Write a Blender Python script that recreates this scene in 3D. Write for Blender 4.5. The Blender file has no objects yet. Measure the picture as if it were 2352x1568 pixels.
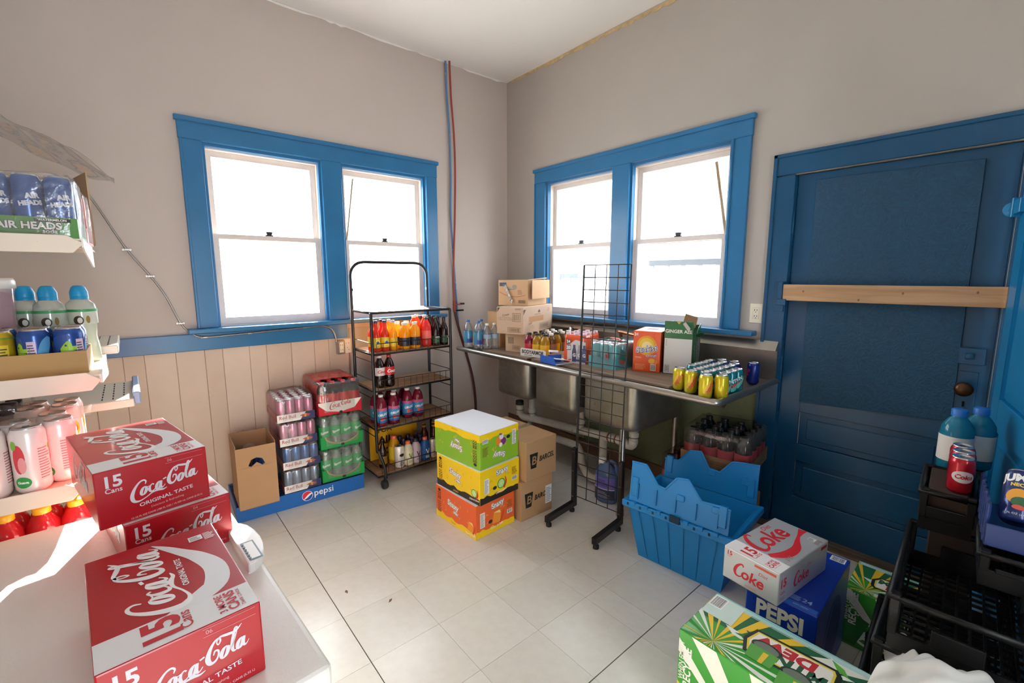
import bpy, bmesh, math, random
from mathutils import Vector, Matrix
random.seed(7)
sc = bpy.context.scene
COL = sc.collection
PI = math.pi

# ------------------------------------------------------------------ camera
cam_d = bpy.data.cameras.new('camera'); cam = bpy.data.objects.new('camera', cam_d); COL.objects.link(cam)
cam_d.sensor_fit = 'HORIZONTAL'; cam_d.sensor_width = 36.0; cam_d.lens = 15.883; cam_d.clip_start = 0.02
_r = Vector((0.76367727, -0.64559530, -0.00192963)); _d = Vector((-0.09343773, -0.10756945, -0.98979705)); _f = Vector((0.63880076, 0.75606582, -0.14247130))
cam.matrix_world = Matrix(((_r.x, -_d.x, -_f.x, 0), (_r.y, -_d.y, -_f.y, 0), (_r.z, -_d.z, -_f.z, 1.49374), (0, 0, 0, 1)))
sc.camera = cam

# ------------------------------------------------------------------ light and exposure
SKY = 9.0; SUN = 34.0; EXPO = 0.68
w = bpy.data.worlds.new('world'); sc.world = w; w.use_nodes = True
bg = w.node_tree.nodes['Background']; bg.inputs['Color'].default_value = (0.87, 0.94, 1.0, 1); bg.inputs['Strength'].default_value = SKY
sun_d = bpy.data.lights.new('sun', 'SUN'); sun = bpy.data.objects.new('sun', sun_d); COL.objects.link(sun)
sun_d.energy = SUN; sun_d.angle = 0.0093; sun_d.color = (1.0, 0.93, 0.82)
_az = math.radians(69.0); _el = math.radians(27.7)
_sd = Vector((math.cos(_az) * math.cos(_el), math.sin(_az) * math.cos(_el), math.sin(_el)))
sun.rotation_euler = _sd.to_track_quat('Z', 'Y').to_euler(); sun.location = (3, 9, 5)
vs = sc.view_settings; sc.display_settings.display_device = 'sRGB'
vs.view_transform = 'Standard'; vs.look = 'None'; vs.exposure = EXPO; vs.gamma = 1.0; vs.use_curve_mapping = False
sc.cycles.max_bounces = 10; sc.cycles.diffuse_bounces = 6; sc.cycles.transparent_max_bounces = 24; sc.cycles.transmission_bounces = 6
sc.cycles.sample_clamp_indirect = 6.0; sc.cycles.caustics_reflective = False; sc.cycles.caustics_refractive = False
sc.cycles.use_denoising = True

# ------------------------------------------------------------------ materials
def lin(c):
    if isinstance(c, str):
        c = c.lstrip('#'); c = [int(c[i:i + 2], 16) / 255 for i in (0, 2, 4)]
    return tuple((x / 12.92 if x <= 0.04045 else ((x + 0.055) / 1.055) ** 2.4) for x in c[:3]) + (1.0,)
MATS = {}
def mat(name, col='#888888', rough=0.5, metal=0.0, spec=0.5, var=None, bump=None, dirt=None, coat=0.0, trl=0.0):
    """var=(scale, amount) brightness mottling, bump=(scale, strength), dirt=(colour, scale, threshold)"""
    if name in MATS: return MATS[name]
    m = bpy.data.materials.new(name); m.use_nodes = True; nt = m.node_tree; N = nt.nodes; L = nt.links
    p = N['Principled BSDF']; p.inputs['Base Color'].default_value = lin(col); p.inputs['Roughness'].default_value = rough
    p.inputs['Metallic'].default_value = metal; p.inputs['Specular IOR Level'].default_value = spec
    if coat: p.inputs['Coat Weight'].default_value = coat; p.inputs['Coat Roughness'].default_value = 0.08
    m.diffuse_color = lin(col)
    src = None
    def tex(scale, detail=4, rgh=0.6):
        tc = N.new('ShaderNodeTexCoord'); n = N.new('ShaderNodeTexNoise'); n.inputs['Scale'].default_value = scale
        n.inputs['Detail'].default_value = detail; n.inputs['Roughness'].default_value = rgh
        L.new(tc.outputs['Object'], n.inputs['Vector']); return n
    if var:
        n = tex(var[0]); mr = N.new('ShaderNodeMapRange'); mr.inputs[1].default_value = 0.3; mr.inputs[2].default_value = 0.7
        mr.inputs[3].default_value = 1 - var[1]; mr.inputs[4].default_value = 1 + var[1]
        L.new(n.outputs['Fac'], mr.inputs[0])
        mx = N.new('ShaderNodeMix'); mx.data_type = 'RGBA'; mx.blend_type = 'MULTIPLY'; mx.inputs[0].default_value = 1
        mx.inputs[6].default_value = lin(col); L.new(mr.outputs[0], mx.inputs[7]); src = mx.outputs[2]
    if dirt:
        n = tex(dirt[1], 6, 0.7); mr = N.new('ShaderNodeMapRange'); mr.inputs[1].default_value = dirt[2]; mr.inputs[2].default_value = dirt[2] + 0.06
        L.new(n.outputs['Fac'], mr.inputs[0])
        mx = N.new('ShaderNodeMix'); mx.data_type = 'RGBA'; L.new(mr.outputs[0], mx.inputs[0])
        if src: L.new(src, mx.inputs[6])
        else: mx.inputs[6].default_value = lin(col)
        mx.inputs[7].default_value = lin(dirt[0]); src = mx.outputs[2]
    if src: L.new(src, p.inputs['Base Color'])
    if bump:
        n = tex(bump[0], 3); b = N.new('ShaderNodeBump'); b.inputs['Strength'].default_value = bump[1]; b.inputs['Distance'].default_value = 0.002
        L.new(n.outputs['Fac'], b.inputs['Height']); L.new(b.outputs['Normal'], p.inputs['Normal'])
    if trl:
        t = N.new('ShaderNodeBsdfTranslucent'); t.inputs['Color'].default_value = lin(col); ms = N.new('ShaderNodeMixShader'); ms.inputs[0].default_value = trl
        L.new(p.outputs[0], ms.inputs[1]); L.new(t.outputs[0], ms.inputs[2]); L.new(ms.outputs[0], N['Material Output'].inputs['Surface'])
    MATS[name] = m; return m
def film(name, col='#ffffff', alpha=0.1, gloss=0.12, rough=0.08, bump=None, trl=False):
    """thin clear plastic or glass: mostly transparent, a little body colour, fresnel gloss"""
    if name in MATS: return MATS[name]
    m = bpy.data.materials.new(name); m.use_nodes = True; nt = m.node_tree; N = nt.nodes; L = nt.links
    N.remove(N['Principled BSDF'])
    tr = N.new('ShaderNodeBsdfTransparent'); tr.inputs['Color'].default_value = tuple(1 - (1 - x) * 0.35 for x in lin(col)[:3]) + (1,)
    df = N.new('ShaderNodeBsdfTranslucent' if trl else 'ShaderNodeBsdfDiffuse'); df.inputs['Color'].default_value = lin(col)
    gl = N.new('ShaderNodeBsdfGlossy'); gl.inputs['Roughness'].default_value = rough
    m1 = N.new('ShaderNodeMixShader'); m1.inputs[0].default_value = alpha; L.new(tr.outputs[0], m1.inputs[1]); L.new(df.outputs[0], m1.inputs[2])
    lw = N.new('ShaderNodeLayerWeight'); lw.inputs['Blend'].default_value = 0.35
    mu = N.new('ShaderNodeMath'); mu.operation = 'MULTIPLY_ADD'; mu.inputs[1].default_value = gloss * 2.2; mu.inputs[2].default_value = gloss * 0.35
    L.new(lw.outputs['Fresnel'], mu.inputs[0]); m2 = N.new('ShaderNodeMixShader'); L.new(mu.outputs[0], m2.inputs[0])
    L.new(m1.outputs[0], m2.inputs[1]); L.new(gl.outputs[0], m2.inputs[2]); L.new(m2.outputs[0], N['Material Output'].inputs['Surface'])
    if bump:
        tc = N.new('ShaderNodeTexCoord'); n = N.new('ShaderNodeTexNoise'); n.inputs['Scale'].default_value = bump[0]; n.inputs['Detail'].default_value = 3
        L.new(tc.outputs['Object'], n.inputs['Vector']); b = N.new('ShaderNodeBump'); b.inputs['Strength'].default_value = bump[1]; b.inputs['Distance'].default_value = 0.004
        L.new(n.outputs['Fac'], b.inputs['Height']); L.new(b.outputs['Normal'], gl.inputs['Normal']); L.new(b.outputs['Normal'], lw.inputs['Normal'])
    m.diffuse_color = lin(col); MATS[name] = m; return m
def ink(col, rough=0.45):
    return mat('print_' + (col if isinstance(col, str) else 'x') + ('' if rough == 0.45 else str(rough)), col, rough)
def wood(name, c1, c2, axis=0, scale=6.0, rough=0.6):
    if name in MATS: return MATS[name]
    m = mat(name, c1, rough); nt = m.node_tree; N = nt.nodes; L = nt.links
    tc = N.new('ShaderNodeTexCoord'); mp = N.new('ShaderNodeMapping'); s = [scale * 7] * 3; s[axis] = scale * 0.5; mp.inputs['Scale'].default_value = s
    n = N.new('ShaderNodeTexNoise'); n.inputs['Scale'].default_value = 1.0; n.inputs['Detail'].default_value = 5; n.inputs['Distortion'].default_value = 0.6
    L.new(tc.outputs['Object'], mp.inputs[0]); L.new(mp.outputs[0], n.inputs['Vector'])
    cr = N.new('ShaderNodeValToRGB'); cr.color_ramp.elements[0].position = 0.35; cr.color_ramp.elements[0].color = lin(c2)
    cr.color_ramp.elements[1].position = 0.62; cr.color_ramp.elements[1].color = lin(c1); L.new(n.outputs['Fac'], cr.inputs[0])
    L.new(cr.outputs[0], N['Principled BSDF'].inputs['Base Color']); return m

# ------------------------------------------------------------------ mesh builder
class B:
    def __init__(s): s.v = []; s.f = []; s.fm = []; s.ms = []; s.sm = []; s.T = Matrix()
    def mi(s, m):
        if m not in s.ms: s.ms.append(m)
        return s.ms.index(m)
    def add(s, vs, fs, m, smooth=False):
        o = len(s.v); s.v += [tuple(s.T @ Vector(p)) for p in vs]; k = s.mi(m)
        for f in fs: s.f.append([i + o for i in f]); s.fm.append(k); s.sm.append(smooth)
        return s
    def box(s, x0, x1, y0, y1, z0, z1, m, tx=0.0, ty=0.0):
        """tx, ty shrink the bottom (taper)"""
        vs = [(x0 + tx, y0 + ty, z0), (x1 - tx, y0 + ty, z0), (x1 - tx, y1 - ty, z0), (x0 + tx, y1 - ty, z0), (x0, y0, z1), (x1, y0, z1), (x1, y1, z1), (x0, y1, z1)]
        return s.add(vs, [(0, 3, 2, 1), (4, 5, 6, 7), (0, 1, 5, 4), (1, 2, 6, 5), (2, 3, 7, 6), (3, 0, 4, 7)], m)
    def prism(s, pts, a, b, m, ax='z', smooth=False):
        """extrude a 2D outline along an axis; ax z: pts=(x,y); ax y: pts=(x,z); ax x: pts=(y,z)"""
        def P(p, h): return {'z': (p[0], p[1], h), 'y': (p[0], h, p[1]), 'x': (h, p[0], p[1])}[ax]
        n = len(pts); vs = [P(p, a) for p in pts] + [P(p, b) for p in pts]
        s.add(vs, [list(range(n))[::-1], list(range(n, 2 * n))], m)
        return s.add(vs, [(i, (i + 1) % n, n + (i + 1) % n, n + i) for i in range(n)], m, smooth)
    def lathe(s, prof, m, n=20, c=(0, 0, 0), smooth=True, a0=0.0, a1=2 * PI, sx=1.0, sy=1.0):
        full = abs(a1 - a0 - 2 * PI) < 1e-6; k = n if full else n + 1; vs = []; fs = []
        for r, z in prof:
            for i in range(k):
                a = a0 + (a1 - a0) * i / n; vs.append((c[0] + r * math.cos(a) * sx, c[1] + r * math.sin(a) * sy, c[2] + z))
        for j in range(len(prof) - 1):
            for i in range(n):
                i2 = (i + 1) % k; fs.append((j * k + i, j * k + i2, (j + 1) * k + i2, (j + 1) * k + i))
        return s.add(vs, fs, m, smooth)
    def tube(s, path, r, m, n=8, closed=False, cap=True):
        P = [Vector(p) for p in path]; rr = r if isinstance(r, (list, tuple)) else [r] * len(P); vs = []; fs = []; prev = None
        for i, p in enumerate(P):
            if closed: t = P[(i + 1) % len(P)] - P[i - 1]
            else: t = P[min(i + 1, len(P) - 1)] - P[max(i - 1, 0)]
            t.normalize()
            if prev is None: a = t.orthogonal().normalized()
            else:
                a = prev - t * prev.dot(t)
                a = a.normalized() if a.length > 1e-6 else t.orthogonal().normalized()
            prev = a; b = t.cross(a)
            for k in range(n):
                g = 2 * PI * k / n + PI / n; vs.append(p + (a * math.cos(g) + b * math.sin(g)) * rr[i])
        for i in range(len(P) - (0 if closed else 1)):
            j = (i + 1) % len(P)
            for k in range(n): fs.append((i * n + k, i * n + (k + 1) % n, j * n + (k + 1) % n, j * n + k))
        s.add(vs, fs, m, n > 4)
        if cap and not closed: s.add(vs, [list(range(n))[::-1], [(len(P) - 1) * n + k for k in range(n)]], m)
        return s
    def bar(s, a, b, r, m, n=8): return s.tube([a, b], r, m, n)
    def grid(s, fn, nu, nv, m, smooth=True, wrap=False):
        vs = [fn(i / nu, j / nv) for j in range(nv + 1) for i in range(nu + 1)]
        fs = [(j * (nu + 1) + i, j * (nu + 1) + i + 1, (j + 1) * (nu + 1) + i + 1, (j + 1) * (nu + 1) + i) for j in range(nv) for i in range(nu)]
        return s.add(vs, fs, m, smooth)
    def mesh(s, name, bev=0.0, seg=1):
        me = bpy.data.meshes.new(name); me.from_pydata(s.v, [], s.f)
        for m in s.ms: me.materials.append(m)
        me.polygons.foreach_set('material_index', s.fm); me.polygons.foreach_set('use_smooth', s.sm)
        bm = bmesh.new(); bm.from_mesh(me)
        if bev:
            bmesh.ops.remove_doubles(bm, verts=bm.verts, dist=1e-6)
            es = [e for e in bm.edges if len(e.link_faces) == 2 and e.calc_face_angle(0) > 0.6]
            bmesh.ops.bevel(bm, geom=es, offset=bev, segments=seg, affect='EDGES', profile=0.5, clamp_overlap=True)
        bmesh.ops.recalc_face_normals(bm, faces=bm.faces); bm.to_mesh(me); bm.free()
        me.update(); return me
    def build(s, name, parent=None, bev=0.0, seg=1, loc=None, rz=0.0, label=None, cat=None, group=None, kind=None):
        o = bpy.data.objects.new(name, s.mesh(name, bev, seg)); COL.objects.link(o); o.parent = parent
        if loc: o.location = loc
        if rz: o.rotation_euler = (0, 0, rz)
        return tag(o, label, cat, group, kind)
def tag(o, label=None, cat=None, group=None, kind=None):
    if label: o['label'] = label
    if cat: o['category'] = cat
    if group: o['group'] = group
    if kind: o['kind'] = kind
    return o
def thing(name, label, cat, loc=(0, 0, 0), rz=0.0, group=None, kind=None):
    o = bpy.data.objects.new(name, None); COL.objects.link(o); o.empty_display_size = 0.05
    o.location = loc; o.rotation_euler = (0, 0, math.radians(rz)); return tag(o, label, cat, group, kind)
def inst(name, me, parent=None, loc=(0, 0, 0), rz=0.0, scale=None):
    o = bpy.data.objects.new(name, me); COL.objects.link(o); o.parent = parent; o.location = loc; o.rotation_euler = (0, 0, rz)
    if scale: o.scale = scale
    return o
def copy_tree(o, parent=None):
    c = o.copy(); COL.objects.link(c); c.parent = parent
    for ch in list(o.children): copy_tree(ch, c)
    return c
def put(o, loc, rz=0.0, label=None, group=None, tilt=None):
    o.location = loc; o.rotation_euler = (tilt[0] if tilt else 0, tilt[1] if tilt else 0, math.radians(rz))
    if label: o['label'] = label
    if group: o['group'] = group
    return o

# ------------------------------------------------------------------ flat print (lettering, logos) on faces
_TC = {}
def text_mesh(s, size, bold=0.0, shear=0.0, space=1.0):
    key = (s, round(size, 5), round(bold, 5), round(shear, 3), space)
    if key in _TC: return _TC[key]
    cu = bpy.data.curves.new('t', 'FONT'); cu.body = s; cu.size = size; cu.offset = bold; cu.shear = shear; cu.align_x = 'CENTER'; cu.align_y = 'CENTER'
    cu.resolution_u = 3; cu.space_character = space; cu.fill_mode = 'FRONT'
    ob = bpy.data.objects.new('t', cu); me = bpy.data.meshes.new_from_object(ob)
    r = ([(v.co.x, v.co.y) for v in me.vertices], [list(p.vertices) for p in me.polygons])
    bpy.data.objects.remove(ob); bpy.data.meshes.remove(me); bpy.data.curves.remove(cu); _TC[key] = r; return r
def smooth_path(pts, n=6):
    out = []; P = pts
    for i in range(len(P) - 1):
        p0 = P[max(i - 1, 0)]; p1 = P[i]; p2 = P[i + 1]; p3 = P[min(i + 2, len(P) - 1)]
        for k in range(n):
            t = k / n
            out.append(tuple(0.5 * (2 * b + (c - a) * t + (2 * a - 5 * b + 4 * c - d) * t * t + (3 * b - a - 3 * c + d) * t ** 3) for a, b, c, d in zip(p0, p1, p2, p3)))
    out.append(tuple(P[-1])); return out
def slice_u(q, fs, step=0.005):
    """cut polygons into narrow upright strips so that they can follow a round surface"""
    def half(P, lim, sg):
        out = []
        for i in range(len(P)):
            a, b_ = P[i - 1], P[i]; ia, ib = (a[0] - lim) * sg >= 0, (b_[0] - lim) * sg >= 0
            if ia != ib: t = (lim - a[0]) / (b_[0] - a[0]); out.append((lim, a[1] + (b_[1] - a[1]) * t))
            if ib: out.append(b_)
        return out
    V = []; F = []
    for f in fs:
        P = [q[i] for i in f]; k0 = math.floor(min(p[0] for p in P) / step); k1 = math.ceil(max(p[0] for p in P) / step)
        for k in range(k0, max(k1, k0 + 1)):
            S_ = P if k1 - k0 <= 1 else half(half(P, k * step, 1), (k + 1) * step, -1)
            if len(S_) > 2: F.append(list(range(len(V), len(V) + len(S_)))); V += S_
    return V, F
class Print:
    """2D artwork mapped onto a face: fn(u, v, height) -> local point"""
    def __init__(s, fn, base=0.0003): s.fn = fn; s.b = B(); s.h = base; s.x = (0, 0, 1, 0)
    def at(s, x, y, scale=1.0, rot=0.0): s.x = (x, y, scale, math.radians(rot)); return s
    def _add(s, pts, fs, m):
        x, y, k, r = s.x; c, n = math.cos(r) * k, math.sin(r) * k
        q = [(x + p[0] * c - p[1] * n, y + p[0] * n + p[1] * c) for p in pts]
        if getattr(s.fn, 'curved', False): q, fs = slice_u(q, fs)
        s.b.add([s.fn(p[0], p[1], s.h) for p in q], fs, ink(m) if isinstance(m, str) else m)
        s.h += 0.00003
        return s
    def poly(s, pts, m): return s._add(pts, [list(range(len(pts)))], m)
    def rect(s, x0, y0, x1, y1, m): return s.poly([(x0, y0), (x1, y0), (x1, y1), (x0, y1)], m)
    def wrap(s, x0, y0, x1, y1, m, n=12):
        pts = [(x0 + (x1 - x0) * i / n, y) for y in (y0, y1) for i in range(n + 1)]
        return s._add(pts, [(i, i + 1, n + 2 + i, n + 1 + i) for i in range(n)], m)
    def disc(s, x, y, r, m, ry=None, n=20, a0=0, a1=360):
        ry = ry or r; pts = [(x + r * math.cos(math.radians(a0 + (a1 - a0) * i / n)), y + ry * math.sin(math.radians(a0 + (a1 - a0) * i / n))) for i in range(n + (0 if a1 - a0 == 360 else 1))]
        return s.poly(pts, m)
    def text(s, t, x, y, size, m, bold=0.0, shear=0.0, rot=0.0, sx=1.0, space=1.0):
        vs, fs = text_mesh(t, size, bold, shear, space); r = math.radians(rot); c, n = math.cos(r), math.sin(r)
        return s._add([(x + a * sx * c - b * n, y + a * sx * n + b * c) for a, b in vs], fs, m)
    def stroke(s, pts, m, k=1.0, n=6):
        """pts = (x, y, width)"""
        q = smooth_path(pts, n); L = []; R = []
        for i, (x, y, wd) in enumerate(q):
            a = q[max(i - 1, 0)]; b = q[min(i + 1, len(q) - 1)]; dx, dy = b[0] - a[0], b[1] - a[1]; l = math.hypot(dx, dy) or 1
            hx, hy = -dy / l * wd * k / 2, dx / l * wd * k / 2; L.append((x + hx, y + hy)); R.append((x - hx, y - hy))
        N_ = len(q); return s._add(L + R, [(i, i + 1, N_ + i + 1, N_ + i) for i in range(N_ - 1)], m)
    def bars(s, x0, y0, x1, y1, m='#222222', n=14):
        rd = random.Random(int(x0 * 9999 + y1 * 777)); x = x0; pts = []; fs = []
        while x < x1:
            wd = (x1 - x0) / n * rd.choice((0.3, 0.5, 0.8)); k = len(pts); pts += [(x, y0), (min(x + wd, x1), y0), (min(x + wd, x1), y1), (x, y1)]; fs.append((k, k + 1, k + 2, k + 3)); x += wd + (x1 - x0) / n * rd.choice((0.3, 0.5))
        return s._add(pts, fs, m)
    def lines(s, x0, y0, x1, y1, m, n=5, fill=0.45):
        rd = random.Random(int(x0 * 9999 + y1 * 777)); pts = []; fs = []; h = (y1 - y0) / n
        for i in range(n):
            k = len(pts); e = x1 - (x1 - x0) * rd.random() * 0.35; pts += [(x0, y0 + i * h), (e, y0 + i * h), (e, y0 + i * h + h * fill), (x0, y0 + i * h + h * fill)]; fs.append((k, k + 1, k + 2, k + 3))
        return s._add(pts, fs, m)
    def build(s, name, parent, label=None): return s.b.build(name, parent, label=label)
def face_fn(o, u, v):
    o, u, v = Vector(o), Vector(u), Vector(v); n = u.cross(v)
    return lambda a, b, h: tuple(o + u * a + v * b + n * h)
def box_faces(w_, d, h):
    """root at base centre; front is -y"""
    return {'front': face_fn((-w_ / 2, -d / 2, 0), (1, 0, 0), (0, 0, 1)), 'right': face_fn((w_ / 2, -d / 2, 0), (0, 1, 0), (0, 0, 1)),
            'left': face_fn((-w_ / 2, d / 2, 0), (0, -1, 0), (0, 0, 1)), 'back': face_fn((w_ / 2, d / 2, 0), (-1, 0, 0), (0, 0, 1)),
            'top': face_fn((-w_ / 2, -d / 2, h), (1, 0, 0), (0, 1, 0))}
def cyl_fn(r, z0=0.0, a0=-90.0):
    """u runs round the cylinder (u=0 faces a0 degrees, default -y), v up"""
    return cyl_at(r, 0, 0, z0, a0)
def cyl_at(r, ox, oy, z0, a0=-90.0):
    A = math.radians(a0); f = lambda u, v, h: (ox + (r + h) * math.cos(A + u / r), oy + (r + h) * math.sin(A + u / r), z0 + v)
    f.curved = True; return f

def script_cola(p, m, k=1.0, both=True):
    """flowing script 'Coca-Cola', about 3.4 wide and 1 high, drawn with pen strokes"""
    S = lambda pts: p.stroke(pts, m, k)
    def o(x, y, rx=0.105, ry=0.2): S([(x + rx * math.cos(a) + 0.42 * ry * math.sin(a), y + ry * math.sin(a), 0.045 + 0.075 * abs(math.cos(a))) for a in [math.radians(70 + 360 * i / 14) for i in range(15)]])
    # first C and its tail
    S([(0.93, 0.62, .03), (0.99, 0.76, .06), (0.90, 0.86, .07), (0.70, 0.80, .07), (0.46, 0.55, .11), (0.30, 0.25, .15), (0.27, 0.0, .15), (0.36, -0.14, .11), (0.56, -0.18, .06), (0.85, -0.10, .04), (1.15, 0.03, .06), (1.42, 0.03, .10), (1.60, -0.03, .07), (1.78, 0.01, .02)])
    o(0.80, 0.28); S([(0.90, 0.46, .03), (1.02, 0.42, .03), (1.10, 0.44, .03)])
    S([(1.27, 0.42, .05), (1.22, 0.48, .05), (1.12, 0.42, .06), (1.04, 0.26, .11), (1.07, 0.11, .09), (1.20, 0.12, .04), (1.36, 0.25, .03)])
    o(1.45, 0.28, 0.09, 0.19); S([(1.62, 0.48, .08), (1.54, 0.24, .10), (1.55, 0.11, .08), (1.64, 0.12, .04), (1.74, 0.22, .03)])
    S([(1.70, 0.52, .06), (1.86, 0.56, .06)])
    # second C with a loop and the long upper ribbon
    S([(2.12, 0.40, .03), (2.20, 0.54, .06), (2.30, 0.48, .06), (2.24, 0.26, .06), (2.10, 0.13, .08), (1.96, 0.16, .13), (1.93, 0.38, .15), (2.06, 0.68, .11), (2.26, 0.92, .07), (2.42, 0.96, .06), (2.43, 0.82, .05), (2.34, 0.72, .04), (2.32, 0.86, .04), (2.46, 0.98, .07), (2.70, 0.92, .10), (2.95, 0.88, .08), (3.20, 1.04, .02)])
    o(2.47, 0.28); S([(2.56, 0.45, .03), (2.68, 0.42, .03)])
    S([(2.66, 0.24, .03), (2.84, 0.54, .04), (2.98, 0.84, .04), (3.03, 1.0, .05), (2.96, 1.0, .06), (2.86, 0.76, .09), (2.74, 0.38, .11), (2.73, 0.14, .08), (2.83, 0.12, .04), (2.94, 0.24, .03)])
    o(3.00, 0.28, 0.09, 0.19); S([(3.18, 0.48, .08), (3.10, 0.24, .10), (3.11, 0.11, .08), (3.20, 0.12, .04), (3.30, 0.24, .02)])
# ------------------------------------------------------------------ the room
XW, YW, ZC = 2.885, 3.485, 3.28
BLUE = mat('blue_gloss_paint', '#2d74a6', 0.28, var=(5, 0.08), bump=(25, 0.12))
BLUE_D = mat('door_blue_paint', '#114f76', 0.33, var=(4, 0.12), bump=(40, 0.15))
OSB = mat('blue_painted_strand_board', '#164a69', 0.58, var=(9, 0.22), bump=(48, 0.9))
WALLP = mat('warm_grey_wall_paint', '#c9bdb5', 0.55, var=(1.2, 0.03), bump=(90, 0.12))
WALLR = mat('grey_beige_wall_paint', '#b3ada6', 0.5, var=(1.2, 0.03), bump=(90, 0.2))
LOWW = mat('pale_grey_wall_panel', '#b9b2aa', 0.6, var=(3, 0.05))
GREEN = mat('old_green_wall_paint', '#7a8462', 0.55, var=(5, 0.18), dirt=('#3b3a2a', 7, 0.62))
WHITE_SASH = mat('white_sash_paint', '#e6dcd4', 0.4, var=(14, 0.03))
CEIL = mat('white_ceiling_plaster', '#f3f2ef', 0.75, var=(1.5, 0.02), bump=(14, 0.25))
GLASS = film('window_glass', '#ffffff', 0.03, 0.06, 0.02)
TAN = mat('exposed_plaster_edge', '#cdb488', 0.8, var=(20, 0.2))
TILE = [mat('floor_tile_%d' % i, c, 0.24, var=(7, 0.035), bump=(12, 0.05), dirt=('#a89c8c', 24, 0.68)) for i, c in enumerate(('#d6d1c8', '#d8d3ca', '#d3cec4'))]
def struct(o, label): return tag(o, label, None, None, 'structure')

fl = B().box(-1.3, 3.05, -1.7, 3.65, -0.06, -0.0035, mat('floor_joint_grime', '#4a4038', 0.8)).build('floor')
struct(fl, 'cream vinyl tile floor with dark joints and scuffs')
tile_me = [B().box(0, 1, 0, 1, -0.004, 0, m).mesh('tile') for m in TILE]
xs = [0.5927 + 0.3048 * k for k in range(-6, 4)] + [1.637 + 0.3048 * k for k in range(0, 5)]; xs = [-1.3] + [x for x in xs if x > -1.3] + [XW]
ys = [2.1674 - 0.3048 * k for k in range(-4, 13)]; ys = sorted([y for y in ys if -1.7 < y < YW] + [-1.7, YW])
for i in range(len(xs) - 1):
    for j in range(len(ys) - 1):
        x0, x1, y0, y1 = xs[i], xs[i + 1], ys[j], ys[j + 1]; g = 0.0006
        gx0 = 0.002 if abs(x0 - 0.5927) < .01 else g; gx1 = 0.002 if abs(x1 - 0.5927) < .01 else g
        gy0 = 0.0022 if abs(y0 - (2.1674 - 4 * .3048)) < .01 else g; gy1 = 0.0022 if abs(y1 - (2.1674 - 4 * .3048)) < .01 else g
        inst('tile', tile_me[(i * 7 + j * 5) % 3], fl, (x0 + gx0, y0 + gy0, random.uniform(-0.0004, 0)), 0, (x1 - x0 - gx0 - gx1, y1 - y0 - gy0 - gy1, 1))
bits = mat('brown_scrap', '#7a5a48', 0.8)
for k, (x, y, s_, a) in enumerate(((0.415, 2.66, .035, 60), (0.80, 1.83, .013, 20), (0.665, 2.02, .014, 75))):
    B().prism([(-s_, -.3 * s_), (.2 * s_, -.45 * s_), (s_, .1 * s_), (.1 * s_, .5 * s_)], 0, .0012, bits).build('floor_scrap', None, loc=(x, y, 0.0002), rz=math.radians(a),
        label=('torn brown patch beside the dark floor joint near the blue pallet', 'small pinkish-brown flake lying on the open floor tiles', 'thin brown sliver on the floor tile by the freezer')[k], cat='scrap')

ce = B().grid(lambda u, v: (-1.3 + 4.35 * u, -1.7 + 5.35 * v, ZC + 0.012 * math.sin(9 * u + 4 * v) * math.sin(7 * v) * (1 if 0 < u < 1 and 0 < v < 1 else 0)), 30, 34, CEIL)
ce.box(-1.3, 3.05, -1.7, 3.65, ZC + 0.05, ZC + 0.12, CEIL); struct(ce.build('ceiling'), 'white plaster ceiling with uneven edges')

# left wall with its double-window opening
W1 = (0.43, 1.985, 1.165, 2.322); W2 = (1.332, 2.94, 1.16, 2.307); D1 = (0.125, 0.97, 2.05)
b = B()
b.box(-1.3, W1[0], YW, YW + .16, 0, ZC + .05, WALLP).box(W1[1], 3.045, YW, YW + .16, 0, ZC + .05, WALLP).box(W1[0], W1[1], YW, YW + .16, W1[3], ZC + .05, WALLP).box(W1[0], W1[1], YW, YW + .16, 0, W1[2], WALLP)
wl = struct(b.build('wall_left'), 'warm grey wall with a pair of blue-framed windows')
PLK = [mat('cream_panel_board_%d' % i, c, 0.42, var=(3, 0.06), dirt=('#b79f88', 5, 0.66)) for i, c in enumerate(('#d8c2ae', '#d4bda8', '#dbc6b3'))]
px = [-1.3, -1.1, -.9, -.72, -.5, -.33, -.2, -.062, .037, .19, .34, .439, .594, .698, .859, 1.016, 1.121, 1.27]
for i in range(len(px) - 1):
    B().box(px[i] + .0007, px[i + 1] - .0007, YW - .012, YW - .0005, 0.0, 1.032, PLK[i % 3]).build('plank', wl, bev=.0022)
B().box(1.28, 2.0, YW - .006, YW - .0005, 0.0, 1.10, LOWW).build('wall_panel', wl)
B().box(-1.3, 1.262, YW - .028, YW - .001, 1.03, 1.137, BLUE).build('chair_rail', wl, bev=.003)
# right wall with window and door openings
b = B(); T = .16
for y0, y1, z0, z1, m in ((W2[1], YW, 0, ZC + .05, WALLR), (W2[0], W2[1], W2[3], ZC + .05, WALLR), (W2[0], W2[1], 0.9, W2[2], LOWW), (D1[1], W2[0], 0, ZC + .05, WALLR), (W2[0], W2[1], 0, .9, GREEN),
                          (D1[0], D1[1], D1[2], ZC + .05, WALLR), (-1.7, D1[0], 0, ZC + .05, WALLR)):
    b.box(XW, XW + T, y0, y1, z0, z1, m)
wr = struct(b.build('wall_right'), 'grey-beige wall with a blue-framed window pair and blue door')
B().box(XW - .004, XW - .0005, 1.085, W2[0], 0, .9, GREEN).build('green_wall_patch', wr)
B().box(XW - .006, XW - .0005, 2.74, YW - .001, 0.0, .9, LOWW).build('wall_panel', wr)
B().box(XW - .02, XW - .007, 2.45, 2.95, 0.12, .62, mat('access_panel_board', '#b7ac9c', 0.6, var=(4, .05))).build('access_panel', wr, bev=.003)
rd = random.Random(3); pts = []; y = -1.6
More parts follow.
